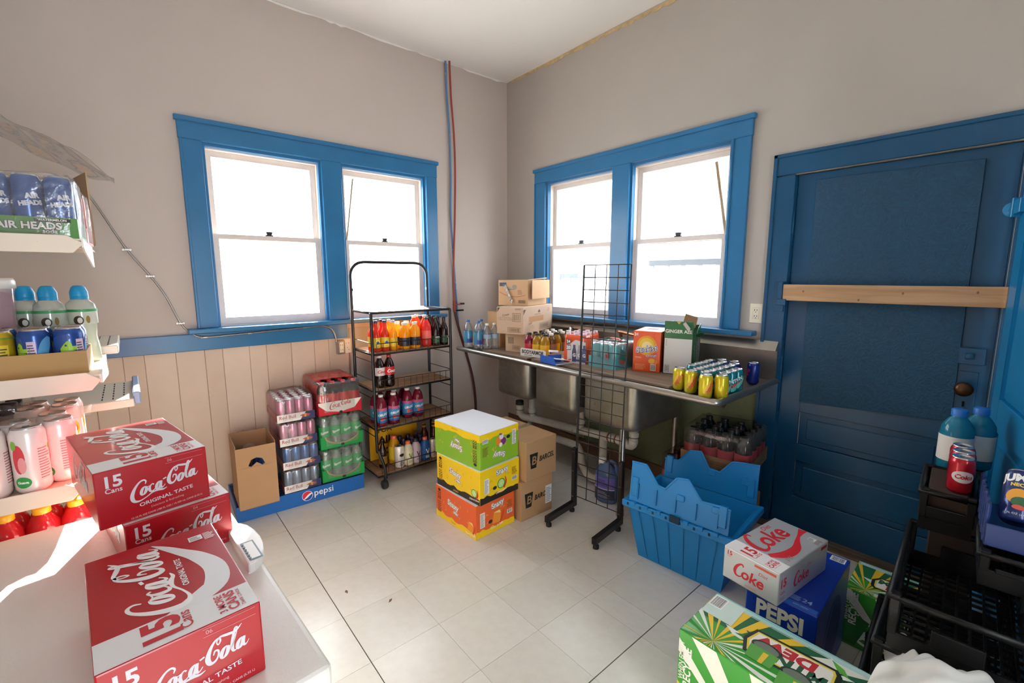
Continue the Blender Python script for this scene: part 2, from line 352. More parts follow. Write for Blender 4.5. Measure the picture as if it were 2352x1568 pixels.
while y < YW - .05: pts.append((y, ZC - .012 - rd.random() * .022)); y += .02 + rd.random() * .05
B().prism([(-1.6, ZC)] + pts + [(YW - .05, ZC)], XW - .0035, XW - .0005, TAN, ax='x').build('plaster_edge', wr)
pts = []; x = -1.2
while x < XW - .03: pts.append((x, ZC - .004 - rd.random() * .014)); x += .03 + rd.random() * .07
B().prism([(-1.2, ZC)] + pts + [(XW - .03, ZC)], YW - .0035, YW - .0005, CEIL, ax='y').build('plaster_edge', wl)
# walls behind the camera: an unseen doorway is added to let in fill daylight
b = B().box(-1.3, -.2, -1.86, -1.7, 0, ZC, WALLR).box(.45, 3.045, -1.86, -1.7, 0, ZC, WALLR).box(-.2, .45, -1.86, -1.7, 2.1, ZC, WALLR)
struct(b.build('wall_rear'), 'plain grey wall with an added fill-light doorway behind the camera')
b = B().box(-1.46, -1.3, -1.86, 3.645, 0, ZC, WALLP)
struct(b.build('wall_side'), 'plain grey wall out of view on the left')

struct(B().box(XW - .016, XW - .0065, 1.09, YW - .03, 0, .11, mat('brown_base_board', '#7a5c44', .6, var=(6, .12))).build('baseboard_right'), 'low brown board along the foot of the right wall')
B().box(XW - .11, XW - .036, 1.10, 1.14, .0, .17, wood('block_wood', '#a58468', '#8a6a50', 2)).build('wood_block', bev=.003, label='short wood block standing at the foot of the blue casing', cat='block')
# ---- windows
def window(name, label, loc, rz, u0, u1, zt, ops, z0, z1, stool):
    R = thing(name, label, None, loc, rz, kind='structure'); cd = -.024
    B().box(u0, u1, cd, -.001, z1, zt, BLUE).box(u0 - .012, u1 + .012, cd - .012, -.001, zt - .022, zt + .006, BLUE).build('head_casing', R, bev=.003)
    for a, c in ((u0 + .004, ops[0][0]), (ops[-1][1], u1 - .004)):
        B().box(a, c, cd, -.001, z0, z1, BLUE).box(a, a + .016, cd - .008, -.001, z0, z1, BLUE).build('side_casing', R, bev=.003)
    B().box(ops[0][1], ops[1][0], cd, .15, z0, z1, BLUE).build('mullion', R, bev=.003)
    B().box(stool[0], stool[1], -.075, .03, z0 - .03, z0, BLUE).build('stool', R, bev=.006, seg=2)
    for q, (a, c) in enumerate(ops):
        b = B()
        b.box(a, a + .016, .0, .034, z0, z1 - .02, BLUE).box(c - .016, c, .0, .034, z0, z1 - .02, BLUE).box(a, c, .0, .034, z1 - .02, z1, BLUE)
        b.build('stop_moulding', R)
        b = B().box(a + .0005, a + .0175, .0345, .15, z0 + .012, z1 - .03, WHITE_SASH).box(c - .0175, c - .0005, .0345, .15, z0 + .012, z1 - .03, WHITE_SASH).box(a + .0005, c - .0005, .0345, .15, z1 - .0295, z1 - .0005, WHITE_SASH).box(a + .0005, c - .0005, .0345, .16, z0 - .02, z0 + .0115, WHITE_SASH)
        b.build('jamb_liner', R)
        zm = z0 + (z1 - z0) * .507
        for nm, d0, s0, s1, rb, rt in (('lower_sash', .04, z0 + .012, zm + .018, .045, .032), ('upper_sash', .075, zm - .018, z1 - .03, .032, .036)):
            x0, x1 = a + .018, c - .018; st = .036
            b = B().box(x0, x0 + st, d0, d0 + .032, s0, s1, WHITE_SASH).box(x1 - st, x1, d0, d0 + .032, s0, s1, WHITE_SASH).box(x0 + st, x1 - st, d0, d0 + .032, s0, s0 + rb, WHITE_SASH).box(x0 + st, x1 - st, d0, d0 + .032, s1 - rt, s1, WHITE_SASH)
            so = b.build(nm, R)
            B().box(x0 + st - .004, x1 - st + .004, d0 + .014, d0 + .018, s0 + rb - .004, s1 - rt + .004, GLASS).build('pane', so)
            if nm == 'lower_sash':
                xm = (x0 + x1) / 2; dk = mat('dark_bronze_latch', '#3b3a3c', 0.4, 0.6)
                B().box(xm - .024, xm + .024, d0 + .002, d0 + .03, s1, s1 + .008, dk).box(xm - .02, xm + .022, d0 + .006, d0 + .026, s1 + .008, s1 + .03, dk, tx=.006).build('sash_lock', so, bev=.002)
    return R
window('window_1', 'pair of double-hung windows in glossy blue casing on the left wall', (0, YW, 0), 0, .312, 2.095, 2.446, ((.43, 1.14), (1.282, 1.985)), W1[2] + .005, W1[3], (.262, 2.14))
window('window_2', 'pair of double-hung windows in glossy blue casing above the sink', (XW, 0, 0), -90, -3.074, -1.214, 2.422, ((-2.94, -2.217), (-2.066, -1.332)), W2[2] + .005, W2[3], (-3.12, -1.118))
B().tube([(1.33, YW + .07, 1.765), (1.365, YW + .07, 2.0), (1.40, YW + .068, 2.24)], .006, wood('raw_stick', '#b9a68e', '#8f7c66', 2)).build('wooden_stick', label='thin grey stick leaning in the upper sash behind the rack hoop', cat='stick')
B().tube([(XW + .06, 1.372, 1.75), (XW + .062, 1.41, 1.95), (XW + .06, 1.46, 2.215)], .009, wood('raw_stick2', '#cdb795', '#a98f6c', 2)).build('wooden_stick', label='pale wooden stick propping the window sash nearest the door', cat='stick')

# ---- blue door, casing, bar
R = thing('door_1', 'old blue panelled door covered with a strand board sheet', None, (0, 0, 0), 0, kind='structure')
xa, xb = XW + .015, XW + .05
b = B()
for y0, y1, z0, z1 in ((.13, .235, .01, 2.045), (.86, .965, .01, 2.045), (.235, .86, .01, .20), (.235, .86, .425, .525), (.235, .86, .715, .84), (.235, .86, .84, 2.045)): b.box(xa, xb, y0, y1, z0, z1, BLUE_D)
b.build('leaf', R, bev=.002)
B().box(xb + .001, xb + .02, .10, .15, 0, 2.07, BLUE_D).box(xb + .001, xb + .02, .945, .995, 0, 2.07, BLUE_D).box(xb + .001, xb + .02, .15, .945, 2.02, 2.07, BLUE_D).box(xb + .001, xb + .02, .15, .945, -.01, .03, BLUE_D).build('light_leak_stop', R)  # unseen strips added behind the leaf to block light leaking round it
for z0, z1 in ((.20, .425), (.525, .715)):
    b = B().box(xa + .014, xb - .01, .235, .86, z0, z1, BLUE_D)
    b.prism([(.275, z0 + .035), (.82, z0 + .035), (.82, z1 - .035), (.275, z1 - .035)], xa + .006, xa + .016, BLUE_D, ax='x'); b.build('panel', R, bev=.004)
_t = OSB.node_tree; _n = [n for n in _t.nodes if n.type == 'TEX_NOISE']
for n in _n: n.inputs['Scale'].default_value = 22; n.inputs['Distortion'].default_value = 3.5; n.inputs['Detail'].default_value = 6
for n in _t.nodes:
    if n.type == 'BUMP': n.inputs['Distance'].default_value = .006; n.inputs['Strength'].default_value = .8
B().box(XW + .001, xb, .9655, .9695, 0, 2.045, BLUE_D).box(XW + .001, xb, .1255, .1295, 0, 2.045, BLUE_D).build('jamb_strip', R)
B().prism([(.233, .815), (.862, .775), (.872, 2.005), (.238, 1.995)], xa - .013, xa, OSB, ax='x').build('strand_board', R, bev=.0015)
br = mat('aged_brass', '#5a3f2c', .35, .8)
pl = B().box(xa - .004, xa, .165, .24, .86, 1.06, BLUE_D).build('lock_plate', R, bev=.0015)
B().box(xa - .006, xa - .0035, .198, .206, .895, .92, mat('black_hole', '#0a0a0c', .9)).build('keyhole', pl)
b = B(); b.T = Matrix.Translation((xa, .203, .985)) @ Matrix.Rotation(-PI / 2, 4, 'Y'); b.lathe([(.013, 0), (.011, .03), (.016, .036), (.031, .046), (.033, .06), (.02, .07), (0, .071)], br, 18); b.build('knob', R, label='worn brown metal knob')
b = B().box(xa - .02, xa, .15, .24, 1.095, 1.17, BLUE_D).box(xa - .028, xa - .02, .185, .215, 1.118, 1.148, BLUE_D); b.T = Matrix.Translation((xa - .02, .2, 1.133)) @ Matrix.Rotation(-PI / 2, 4, 'Y'); b.lathe([(.016, 0), (.014, .012), (0, .013)], BLUE_D, 14); b.build('deadbolt', R, bev=.002)
for z in (1.78, .98, .3): B().tube([(XW - .004, .968, z - .05), (XW - .004, .968, z + .05)], .007, BLUE_D, 8).build('hinge', R)
R = thing('trim_1', 'blue door casing with worn head board', None, (0, 0, 0), 0, kind='structure')
B().box(XW - .022, XW, .968, 1.08, 0, 2.045, BLUE_D).box(XW - .03, XW, 1.064, 1.084, 0, 2.165, BLUE_D).build('side_casing', R, bev=.003)
B().box(XW - .022, XW, .0, .122, 0, 2.045, BLUE_D).build('side_casing', R, bev=.003)
B().box(XW - .022, XW, -.02, 1.08, 2.05, 2.165, BLUE_D).box(XW - .03, XW, -.02, 1.084, 2.145, 2.165, BLUE_D).build('head_casing', R, bev=.003)
B().box(XW - .012, XW + .012, .125, .97, 2.046, 2.052, mat('bare_worn_wood', '#9a8f80', .7, var=(20, .2))).build('worn_strip', R)
B().box(XW - .085, XW + .05, .0, 1.10, 0.0005, .012, wood('threshold_wood', '#7d6a57', '#5f4f40', 1)).build('threshold', R, bev=.002)
BAR = wood('raw_pine', '#c9a27a', '#b18a63', 1, 5)
o = B().box(XW - .062, XW - .024, .112, .972, 1.357, 1.446, BAR).build('wooden_bar', bev=.002, label='raw pine bar laid across the blue door', cat='bar')
for k, (y, z) in enumerate(((.2, 1.42), (.45, 1.41), (.62, 1.372), (.87, 1.41))):
    b = B(); b.T = Matrix.Translation((XW - .0625, y, z)) @ Matrix.Rotation(-PI / 2, 4, 'Y'); b.lathe([(.0065, 0), (0.0, .0006)], mat('pine_knot', '#8a6444', .7), 10, sx=1, sy=.7); b.build('knot', o)
b = B().box(XW - .066, XW - .022, .974, 1.0, 1.33, 1.46, BLUE_D).box(XW - .072, XW - .063, .95, 1.0, 1.33, 1.365, BLUE_D).box(XW - .03, XW - .022, .974, 1.03, 1.29, 1.46, BLUE_D); b.build('bar_bracket', bev=.002, label='blue painted metal bracket holding the bar on the door casing', cat='bracket')
# ---- second door, standing open at the right edge
E_ = Vector((2.75, .108, 0)); az = math.radians(12.5)
R = thing('door_2', 'bright blue panelled door standing open at the right edge', None, E_, 180 + 12.5, kind='structure')
BL2 = mat('bright_blue_door_paint', '#1a86bd', .3, var=(6, .06), bump=(30, .1))
b = B()
for u0, u1, z0, z1 in ((0, .11, .01, 2.03), (.74, .85, .01, 2.03), (.11, .74, .01, .22), (.11, .74, .87, 1.0), (.11, .74, 1.93, 2.03)): b.box(u0, u1, 0, .036, z0, z1, BL2)
b.build('leaf', R, bev=.003)
for z0, z1 in ((.22, .87), (1.0, 1.93)): B().box(.11, .74, .012, .024, z0, z1, BL2).prism([(.15, z0 + .04), (.70, z0 + .04), (.70, z1 - .04), (.15, z1 - .04)], .006, .03, BL2, ax='y').build('panel', R, bev=.005)
b = B().box(-.045, .10, -.024, 0, 1.735, 1.79, BL2).box(.0, .02, -.03, 0, 1.725, 1.80, BL2); b.T = Matrix.Translation((-.045, -.012, 1.762)) @ Matrix.Rotation(-PI / 2, 4, 'Y'); b.lathe([(.011, 0), (.011, .02), (.03, .022), (.028, .034), (.014, .044), (0, .046)], BL2, 16)
b.build('slide_bolt', R, bev=.002)
B().box(XW - .034, XW - .022, .03, .07, 1.93, 1.95, mat('bare_worn_wood')).build('latch_keeper', R.parent, label='small worn metal keeper on the casing beside the door head', cat='keeper')

# ---- fittings on the walls
STEEL = mat('galvanised_steel', '#a9a59f', .35, .85, var=(30, .1))
path = [(-.074, 1.854), (.017, 1.652), (.11, 1.5), (.172, 1.379), (.232, 1.209), (.283, 1.142), (.349, 1.114), (.57, 1.119), (.785, 1.126), (1.0, 1.133), (1.09, 1.131), (1.144, 1.098), (1.165, 1.05), (1.171, 1.005)]
path = [(-.13, 1.97)] + path
q = smooth_path(path, 10); P3 = [(x, YW - .014 if x < -.02 or z > 1.15 else YW - .037, z) for x, z in q]
cr = thing('metal_conduit', 'thin flexible metal conduit sagging across the wall below the window', 'conduit')
B().tube(P3, [.0062 if i % 2 else .0052 for i in range(len(P3))], STEEL, 8).build('armoured_cable', cr)
for x, z in ((.017, 1.652), (.11, 1.5), (.232, 1.209), (.349, 1.114), (.6, 1.12), (.95, 1.132)):
    yy = YW - .002 if z > 1.15 else YW - .029
    B().box(x - .012, x + .012, yy - .018, yy - .001, z - .006, z + .004, STEEL).box(x - .022, x + .022, yy - .003, yy, z - .008, z + .006, STEEL).build('clip', cr, bev=.001)
IV = mat('ivory_plastic', '#e8e0cc', .35); SLOT = mat('outlet_slot', '#14110e', .8)
def outlet(p, fn_back, label, box=True):
    pass
R = thing('wall_outlet', 'grey metal outlet box with ivory receptacle under the left window', 'outlet', (1.20, YW - .012, .91))
B().box(-.028, .028, -.045, .0, 0, .105, STEEL).build('box', R, bev=.003)
b = B().box(-.017, .017, -.05, -.044, .012, .093, IV).build('receptacle', R, bev=.004)
for z in (.033, .07):
    for x in (-.007, .007): B().box(x - .0012, x + .0012, -.0508, -.0498, z - .005, z + .006, SLOT).build('slot', b)
R = thing('switch_plate', 'white blank plate beside the grey outlet box', 'plate', (1.262, YW - .0005, .905))
b = B().box(-.03, .03, -.012, 0, 0, .115, mat('white_plastic', '#eeeae4', .35)).build('plate', R, bev=.004)
for x, z in ((-.01, .08), (.01, .08), (0, .045), (.008, .03)): B().box(x - .002, x + .002, -.0125, -.0118, z - .003, z + .003, SLOT).build('slot', b)
R = thing('wall_outlet', 'ivory outlet on the wall between window and blue door', 'outlet', (XW - .0005, 1.128, 1.212), -90)
b = B().box(-.037, .037, -.007, 0, 0, .118, IV).build('plate', R, bev=.003)
B().box(-.018, .018, -.010, -.0065, .025, .095, IV).build('receptacle', b, bev=.002)
for z in (.042, .078):
    for x in (-.007, .007): B().box(x - .0014, x + .0014, -.0108, -.0098, z - .004, z + .006, SLOT).build('slot', b)
    B().box(-.002, .002, -.0108, -.0098, z - .013, z - .009, SLOT).build('slot', b)
def pipe(name, pts, r, m, label): return B().tube(smooth_path(pts, 6), r, m, 10).build(name, label=label, cat='pipe')
yp = YW - .04
pipe('water_pipe', [(2.232, yp, 3.275), (2.24, yp, 3.0), (2.262, yp, 2.7), (2.268, yp, 2.4), (2.255, yp, 2.0), (2.23, yp, 1.5), (2.235, yp, 1.24)], .0085, mat('red_pipe', '#a2453a', .4), 'thin red water pipe running down the wall beside the corner')
b = B().tube(smooth_path([(2.205, yp + .02, 3.275), (2.212, yp + .02, 3.0), (2.23, yp + .02, 2.7), (2.235, yp + .02, 2.4), (2.228, yp + .02, 2.0), (2.255, yp + .02, 1.5), (2.285, yp + .02, 1.05)], 6), .0085, mat('blue_pipe', '#5c86b4', .4, dirt=('#d5d9de', 9, .6)), 10); b.build('water_pipe', label='thin blue water pipe beside the red one near the corner', cat='pipe')
R = thing('pipe_valve', 'red and black shut-off valves at the bottom of the wall pipes', 'valve', (2.235, yp, 1.23))
B().tube([(0, 0, -.05), (0, 0, .05)], .014, mat('red_pipe')).build('valve_body', R); B().box(-.02, .05, -.03, -.018, .01, .022, mat('red_pipe')).box(.04, .09, -.03, -.018, .012, .03, mat('black_plastic', '#16161a', .4)).build('handle', R, bev=.003)
B().box(0, .08, -.03, -.018, -.045, -.03, mat('black_plastic')).build('handle', R, bev=.003)
pipe('supply_hose', [(2.235, yp, 1.19), (2.27, yp - .02, 1.0), (2.33, yp - .03, .8), (2.40, yp - .03, .55), (2.43, yp - .03, .3), (2.42, yp - .03, .02)], .012, mat('maroon_hose', '#4c2626', .5), 'dark maroon hose hanging under the sink end')
# ---- outside: pale neighbouring house, enlarged to keep sun off the right window, and porch rail seen blown-out through the glass
SID = mat('pale_siding', '#d9d9d6', .7); R = thing('neighbour_house', 'pale clapboard house seen faintly through the right window, enlarged to block sun', 'house', (6.2, 3.2, -1.0))
B().box(0, .2, -7, 10.5, 0, 8.8, SID).build('wall', R)
cb = B().box(-.025, 0, -7, 10.5, 0, .17, SID).mesh('clapboard')
for k in range(44): o = inst('clapboard', cb, R, (-.005, 0, .2 * k)); o.rotation_euler = (0, math.radians(-4), 0)
R2 = thing('porch_rail', 'grey porch railing beyond the window nearest the door', 'railing', (4.6, 2.2, -1.0))
RG = mat('rail_grey', '#4a5056', .7); RG2 = mat('baluster_grey', '#8c9090', .7)
B().box(-.03, .03, -1.0, .85, 2.61, 2.67, RG).build('rail', R2); bl = B().box(-.015, .015, -.022, .022, 0, 2.61, RG2).mesh('baluster')
for k in range(10): inst('baluster', bl, R2, (0, -.95 + .19 * k, 0))
R2 = thing('porch_rail', 'short grey porch railing beyond the window nearest the corner', 'railing', (4.6, 4.15, -1.0))
B().box(-.03, .03, -.35, .3, 2.47, 2.53, RG).build('rail', R2)
for k in range(4): inst('baluster', B().box(-.015, .015, -.022, .022, 0, 2.47, RG2).mesh('baluster'), R2, (0, -.3 + .19 * k, 0))
struct(B().box(-8, 14, 3.66, 14, -1.05, -1.0, mat('outdoor_ground', '#bdb9b0', .9)).box(3.06, 14, -6, 3.66, -1.05, -1.0, mat('outdoor_ground')).build('ground'), 'pale ground outside the house')  # unseen ground, made pale to bounce extra light onto the ceiling
# ------------------------------------------------------------------ sink
SS = mat('stainless_steel', '#a7a39b', .32, .9, var=(6, .1), bump=(60, .05)); SSW = mat('worn_stainless_bowl', '#9d978b', .38, .85, var=(9, .18), dirt=('#857c6d', 14, .64))
ZS = .895
R = thing('triple_sink', 'three-bowl stainless steel sink with drainboards below the right window', 'sink', (0, 0, 0))
xf, xk, y0, y1 = 2.135, 2.868, .985, 3.25
bowls = ((2.75, 2.385), (2.315, 1.93), (1.86, 1.46))
b = B(); zt = ZS - .012
for a, c in ((y0, 1.46), (1.86, 1.93), (2.315, 2.385), (2.75, y1)): b.box(xf, xk, a, c, zt - .003, zt, SS)
for a, c in bowls: b.box(xf, xf + .06, c, a, zt - .003, zt, SS).box(xk - .14, xk, c, a, zt - .003, zt, SS)
b.build('drainboard', R)
B().tube([(xk, y0, ZS - .014)] + [(xf + .03 - .03 * math.sin(t), y0 + .03 - .03 * math.cos(t), ZS - .014) for t in (.0, .4, .8, 1.2, 1.57)] + [(xf, y1, ZS - .014)], .019, SS, 12).build('rolled_rim', R)
B().box(xk - .014, xk, y0, y1, zt, 1.06, SS).prism([(xk - .014, 1.06), (xk, 1.06), (xk, 1.115), (xk - .006, 1.115), (xk - .045, 1.062)], y0, y1, SS, ax='y').build('backsplash', R, bev=.001)
for a, c in bowls:
    xo, xi, zb, r = xf + .02, xk - .145, .585, .05
    b = B(); pts = []
    for cx_, cy_, s0 in ((xo + r, c + r, 180), (xi - r, c + r, 270), (xi - r, a - r, 0), (xo + r, a - r, 90)):
        for k in range(6): t = math.radians(s0 + 18 * k); pts.append((cx_ + r * math.cos(t), cy_ + r * math.sin(t)))
    n = len(pts); cxm, cym = (xo + xi) / 2, (a + c) / 2; rings = []
    for z, s_ in ((zt, 1), (zb + .05, 1), (zb + .02, .985), (zb + .006, .95), (zb, .88), (zb - .004, .1)):
        rings.append([(cxm + (p[0] - cxm) * s_, cym + (p[1] - cym) * s_, z) for p in pts])
    vs_ = [p for rg in rings for p in rg]; b.add(vs_, [(j * n + i, j * n + (i + 1) % n, (j + 1) * n + (i + 1) % n, (j + 1) * n + i) for j in range(len(rings) - 1) for i in range(n)], SSW, True)
    b.add(rings[-1], [list(range(n))], SSW); b.build('bowl', R)
for x, y in ((2.24, 1.60), (2.62, 2.86), (2.78, 1.56), (2.80, 3.05)):
    B().tube([(x, y, .0), (x, y, .04), (x, y, .045), (x, y, zt)], [.026, .026, .019, .019], STEEL, 12).build('leg', R)
PVC = mat('grimy_white_pvc', '#c9c1b2', .4, var=(12, .12), dirt=('#8f836d', 10, .63)); RUB = mat('black_rubber', '#151514', .6)
R = thing('drain_pipes', 'grimy white PVC drain pipes under the sink bowls', 'pipe', (0, 0, 0))
xd = 2.45
B().tube([(xd, 2.66, .335), (xd, 1.75, .40)], .030, PVC, 12).build('main_pipe', R)
for y, zb in ((2.80, .33), (2.645, .335), (2.12, .375), (1.66, .40)):
    B().tube([(xd, y, zb), (xd, y, .585 if y != 2.80 else .44)], .027, PVC, 12).build('riser', R)
    B().tube([(xd, y, zb + .05), (xd, y, zb + .085)], .033, PVC, 12).build('slip_nut', R); B().tube([(xd, y, zb + .046), (xd, y, zb + .05)], .034, RUB, 12).build('washer', R)
B().lathe([(.035, 0), (.035, .03), (.03, .035), (0, .036)], RUB, 14, (xd, 2.80, .42)).build('black_cap', R)
B().tube(smooth_path([(xd, 2.80, .36), (xd, 2.76, .325), (xd, 2.70, .325), (xd, 2.645, .335)], 4), .028, PVC, 12).build('trap_bend', R)
B().tube(smooth_path([(xd, 1.66, .43), (xd, 1.68, .385), (xd, 1.75, .39), (xd, 1.80, .395)], 4), .031, PVC, 12).build('elbow', R)
for y in (1.86, 1.80): B().tube([(xd, y, .394), (xd, y - .012, .394)], .033, mat('rusty_band', '#7b5238', .6), 12).build('clamp', R)
B().tube(smooth_path([(xd, 2.9, .20), (xd, 2.45, .235), (xd, 2.2, .245), (xd, 2.13, .22), (xd, 2.10, .12), (xd, 2.03, .05), (xd, 1.95, .06), (xd, 1.915, .14), (xd, 1.91, .25), (xd, 1.91, .385)], 6), .029, PVC, 12).build('floor_trap', R)
B().tube([(2.80, 3.36, .033), (2.05, 3.33, .033)], .03, PVC, 12).tube([(2.30, 3.341, .033), (2.30, 3.341, .14)], .03, PVC, 12).tube([(2.30, 3.341, .13), (1.98, 3.33, .14)], .03, PVC, 12).build('drain_pipe', None, label='horizontal dirty pipe near the floor behind the rack', cat='pipe')
FA = mat('chrome', '#d5d5d6', .12, 1.0)
R = thing('faucet', 'chrome faucet with folded spout behind the bottle tray', 'faucet', (2.78, 2.52, zt))
B().lathe([(.03, 0), (.03, .01), (.016, .02), (.016, .1)], FA, 14).build('base', R)
B().tube(smooth_path([(0, 0, .09), (0, 0, .17), (-.01, -.01, .195), (-.05, -.04, .20), (-.13, -.10, .20), (-.15, -.115, .18), (-.15, -.115, .12)], 5), .011, FA, 10).build('spout', R)
R = thing('faucet', 'copper-tinted faucet spout lying behind the teal can pack', 'faucet', (2.78, 2.02, zt))
B().lathe([(.028, 0), (.028, .01), (.015, .02), (.015, .13)], FA, 14).build('base', R)
B().tube(smooth_path([(0, 0, .12), (-.02, 0, .195), (-.05, -.02, .205), (-.10, -.22, .20), (-.12, -.30, .18), (-.12, -.31, .14)], 5), .011, mat('copper_chrome', '#c98d6c', .2, 1.0), 10).build('spout', R)
# boards laid over the bowls
BRD = wood('weathered_board', '#8f7762', '#74604e', 1, 5, .65)
for k, (xa_, xb_, ya, yb, lb) in enumerate(((2.19, 2.72, 2.42, 3.2, 'weathered board under the cartons at the far sink end'), (2.20, 2.74, 1.28, 2.39, 'long weathered board under the soda cartons on the sink'))):
    B().box(xa_, xb_, ya, yb, zt + .0015, zt + .0165, BRD).build('sink_board', bev=.002, label=lb, cat='board')
ZB = zt + .017

# ------------------------------------------------------------------ grid panel stand
BK = mat('black_powder_coat', '#141416', .35); BKW = mat('black_wire', '#191a1c', .4)
R = thing('grid_panel_stand', 'black wire grid panel on a two-legged floor stand', 'display stand', (2.09, 1.67, 0), 7)
hw = .153; lean = .05
def gp(u, z): return (lean * z / 1.56, u, z)
ns = 20
for k in range(5): B().bar(gp(-hw + k * hw / 2, .10), gp(-hw + k * hw / 2, 1.56), .0028, BKW, 6).build('wire', R)
for k in range(ns + 1):
    z = .10 + (1.46) * k / ns; a = gp(-hw, z); c = gp(hw, z); B().bar((a[0] - .004, a[1], a[2]), (c[0] - .004, c[1], c[2]), .0028, BKW, 6).build('wire', R)
for s_ in (-1, 1):
    po = B().box(-.016, .016, s_ * (hw + .013) - .013, s_ * (hw + .013) + .013, .05, .42, BK).build('post', R, bev=.002)
    B().tube([(0.004, s_ * (hw + .004), .42), (lean * .98, s_ * (hw + .004), 1.56)], .0045, BKW, 8).build('edge_rod', R)
    lg = B().box(-.285, .016, s_ * (hw + .013) - .014, s_ * (hw + .013) + .014, .03, .07, BK).build('leg', R, bev=.002)
    for x in (-.26, -.02): B().lathe([(.017, .0), (.017, .018), (.008, .02), (.008, .03)], RUB, 12, (x, s_ * (hw + .013), 0)).build('foot', lg)
    for z in (.10, .27, .40): B().lathe([(0, 0), (.006, .001), (.006, .004)], STEEL, 8, (-.017, s_ * (hw + .013), z)).build('screw', po)

# ------------------------------------------------------------------ rolling wire rack
RX0, RX1, RY0, RY1 = 1.235, 1.86, 2.935, 3.27
R = thing('rolling_rack', 'black wire rolling rack with wooden shelves and tall back hoop', 'rack', (0, 0, 0))
def crn(p, q, r, n=5):  # rounded corner helper between two axis directions
    return [(p[0] + r * (math.cos(t) - 1) * q[0], p[1], p[2] + r * (math.sin(t) - 0) * q[1]) for t in [PI / 2 * k / n for k in range(n + 1)]]
for x, s_ in ((RX0, 1), (RX1, -1)):
    B().tube(smooth_path([(x, RY0, 1.25), (x, RY0, .36), (x + s_ * .01, RY0 - .01, .27), (x + s_ * .035, RY0 - .035, .16), (x + s_ * .04, RY0 - .04, .08)], 5), .011, BK, 10).build('front_post', R)
hp = [(RX0, RY1, .08), (RX0, RY1, 1.50)] + [(RX0 + .1 - .1 * math.cos(t), RY1, 1.50 + .1 * math.sin(t)) for t in (.3, .6, .9, 1.2, 1.57)] + [(RX1 - .1 + .1 * math.sin(t), RY1, 1.50 + .1 * math.cos(t)) for t in (0, .35, .7, 1.05, 1.3)] + [(RX1, RY1, 1.50), (RX1, RY1, .08)]
B().tube(hp, .011, BK, 10).build('back_hoop', R)
for x in (RX0, RX1): B().box(x - .012 if x > 1.5 else x, x + .012 if x < 1.5 else x, RY1 - .012, RY1 + .012, 1.39, 1.41, BK).build('hoop_clip', R)
for x, y in ((RX0 + .035, RY0 - .035), (RX1 - .035, RY0 - .035), (RX0, RY1), (RX1, RY1)):
    cs = B().box(x - .006, x + .006, y - .012, y + .012, .05, .095, BK).build('caster', R)
    b = B(); b.T = Matrix.Translation((x - .019, y + .008, .031)) @ Matrix.Rotation(PI / 2, 4, 'Y'); b.lathe([(0, 0), (.027, 0), (.031, .006), (.031, .03), (.027, .036), (0, .036)], RUB, 16); b.build('wheel', cs)
SHB = wood('rack_shelf_board', '#a37f5f', '#8a6a4e', 0, 4)
SHZ = (.09, .437, .713, .972)
for z in SHZ:
    sh = B().box(RX0 + .012, RX1 - .012, RY0 + .006, RY1 - .006, z - .006, z + .003, SHB).build('shelf', R)
    b = B(); b.tube([(RX0, RY0, z - .008), (RX1, RY0, z - .008), (RX1, RY1, z - .008), (RX0, RY1, z - .008)], .007, BK, 6, closed=True); b.build('shelf_frame', sh)
    b = B(); b.bar((RX0 + .03, RY0, z + .065), (RX1, RY0, z + .065), .0028, BKW, 6)
    for k in range(13): x = RX0 + .03 + (RX1 - RX0 - .03) * k / 12; b.bar((x, RY0, z - .008), (x, RY0, z + .065), .002, BKW, 5)
    b.build('front_guard', sh)
    for x in (RX0, RX1):
        B().bar((x, RY0, z + .07), (x, RY1, z + .07), .0028, BKW, 6).build('side_rail', sh)
        if z > .2: B().bar((x, RY0, z - .06), (x, RY1, z - .06), .0028, BKW, 6).build('side_rail', sh)
b = B().tube([(RX0, RY0, 1.25), (RX1, RY0, 1.25), (RX1, RY1, 1.25), (RX0, RY1, 1.25)], .009, BK, 6, closed=True); b.build('top_frame', R)
for k in range(1, 14): x = RX0 + (RX1 - RX0) * k / 14; B().box(x - .009, x + .009, RY0, RY1, 1.254, 1.258, mat('dark_grey_slat', '#4a4a55', .25, .3)).build('slat', R)

# ------------------------------------------------------------------ chest freezer
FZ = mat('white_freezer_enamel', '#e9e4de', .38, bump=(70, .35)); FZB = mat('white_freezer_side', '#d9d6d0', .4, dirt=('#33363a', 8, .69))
fr = math.radians(3.5); fc = (.1745 - .28 * math.cos(fr), 1.1565 - .28 * math.sin(fr))
R = thing('chest_freezer', 'white chest freezer carrying three red soda cartons', 'freezer', (fc[0], fc[1], 0), 3.5)
B().box(-.27, .27, -.445, .445, .04, .79, FZB).build('body', R, bev=.012, seg=2)
lid = B().box(-.28, .28, -.456, .456, .795, .86, FZ).build('lid', R, bev=.012, seg=3)
B().box(-.272, .272, -.448, .448, .785, .797, mat('gasket_and_gap_shade_grey', '#8b8a88', .6)).build('gasket', R)
for x, y in ((-.22, -.4), (.22, -.4), (-.22, .4), (.22, .4)): B().lathe([(.025, 0), (.025, .04)], RUB, 12, (x, y, 0)).build('foot', R)
hd = B(); pts = [(.240, -.115), (.240, .10)] + [(.240 + .05 * math.cos(t) ** .8, -.0075 + .1075 * math.sin(t)) for t in [math.radians(80 - 20 * k) for k in range(9)]]
hd.prism(pts, .866, .888, mat('white_handle_plastic', '#f0eeea', .3)).prism([(q[0] * .985 + .003, q[1] * .95) for q in pts], .8595, .866, mat('gasket_and_gap_shade_grey')); ho = hd.build('handle', R, bev=.004, seg=2, label='curved white lid handle with a lock recess')  # grey layer below the handle paints in the shaded gap line
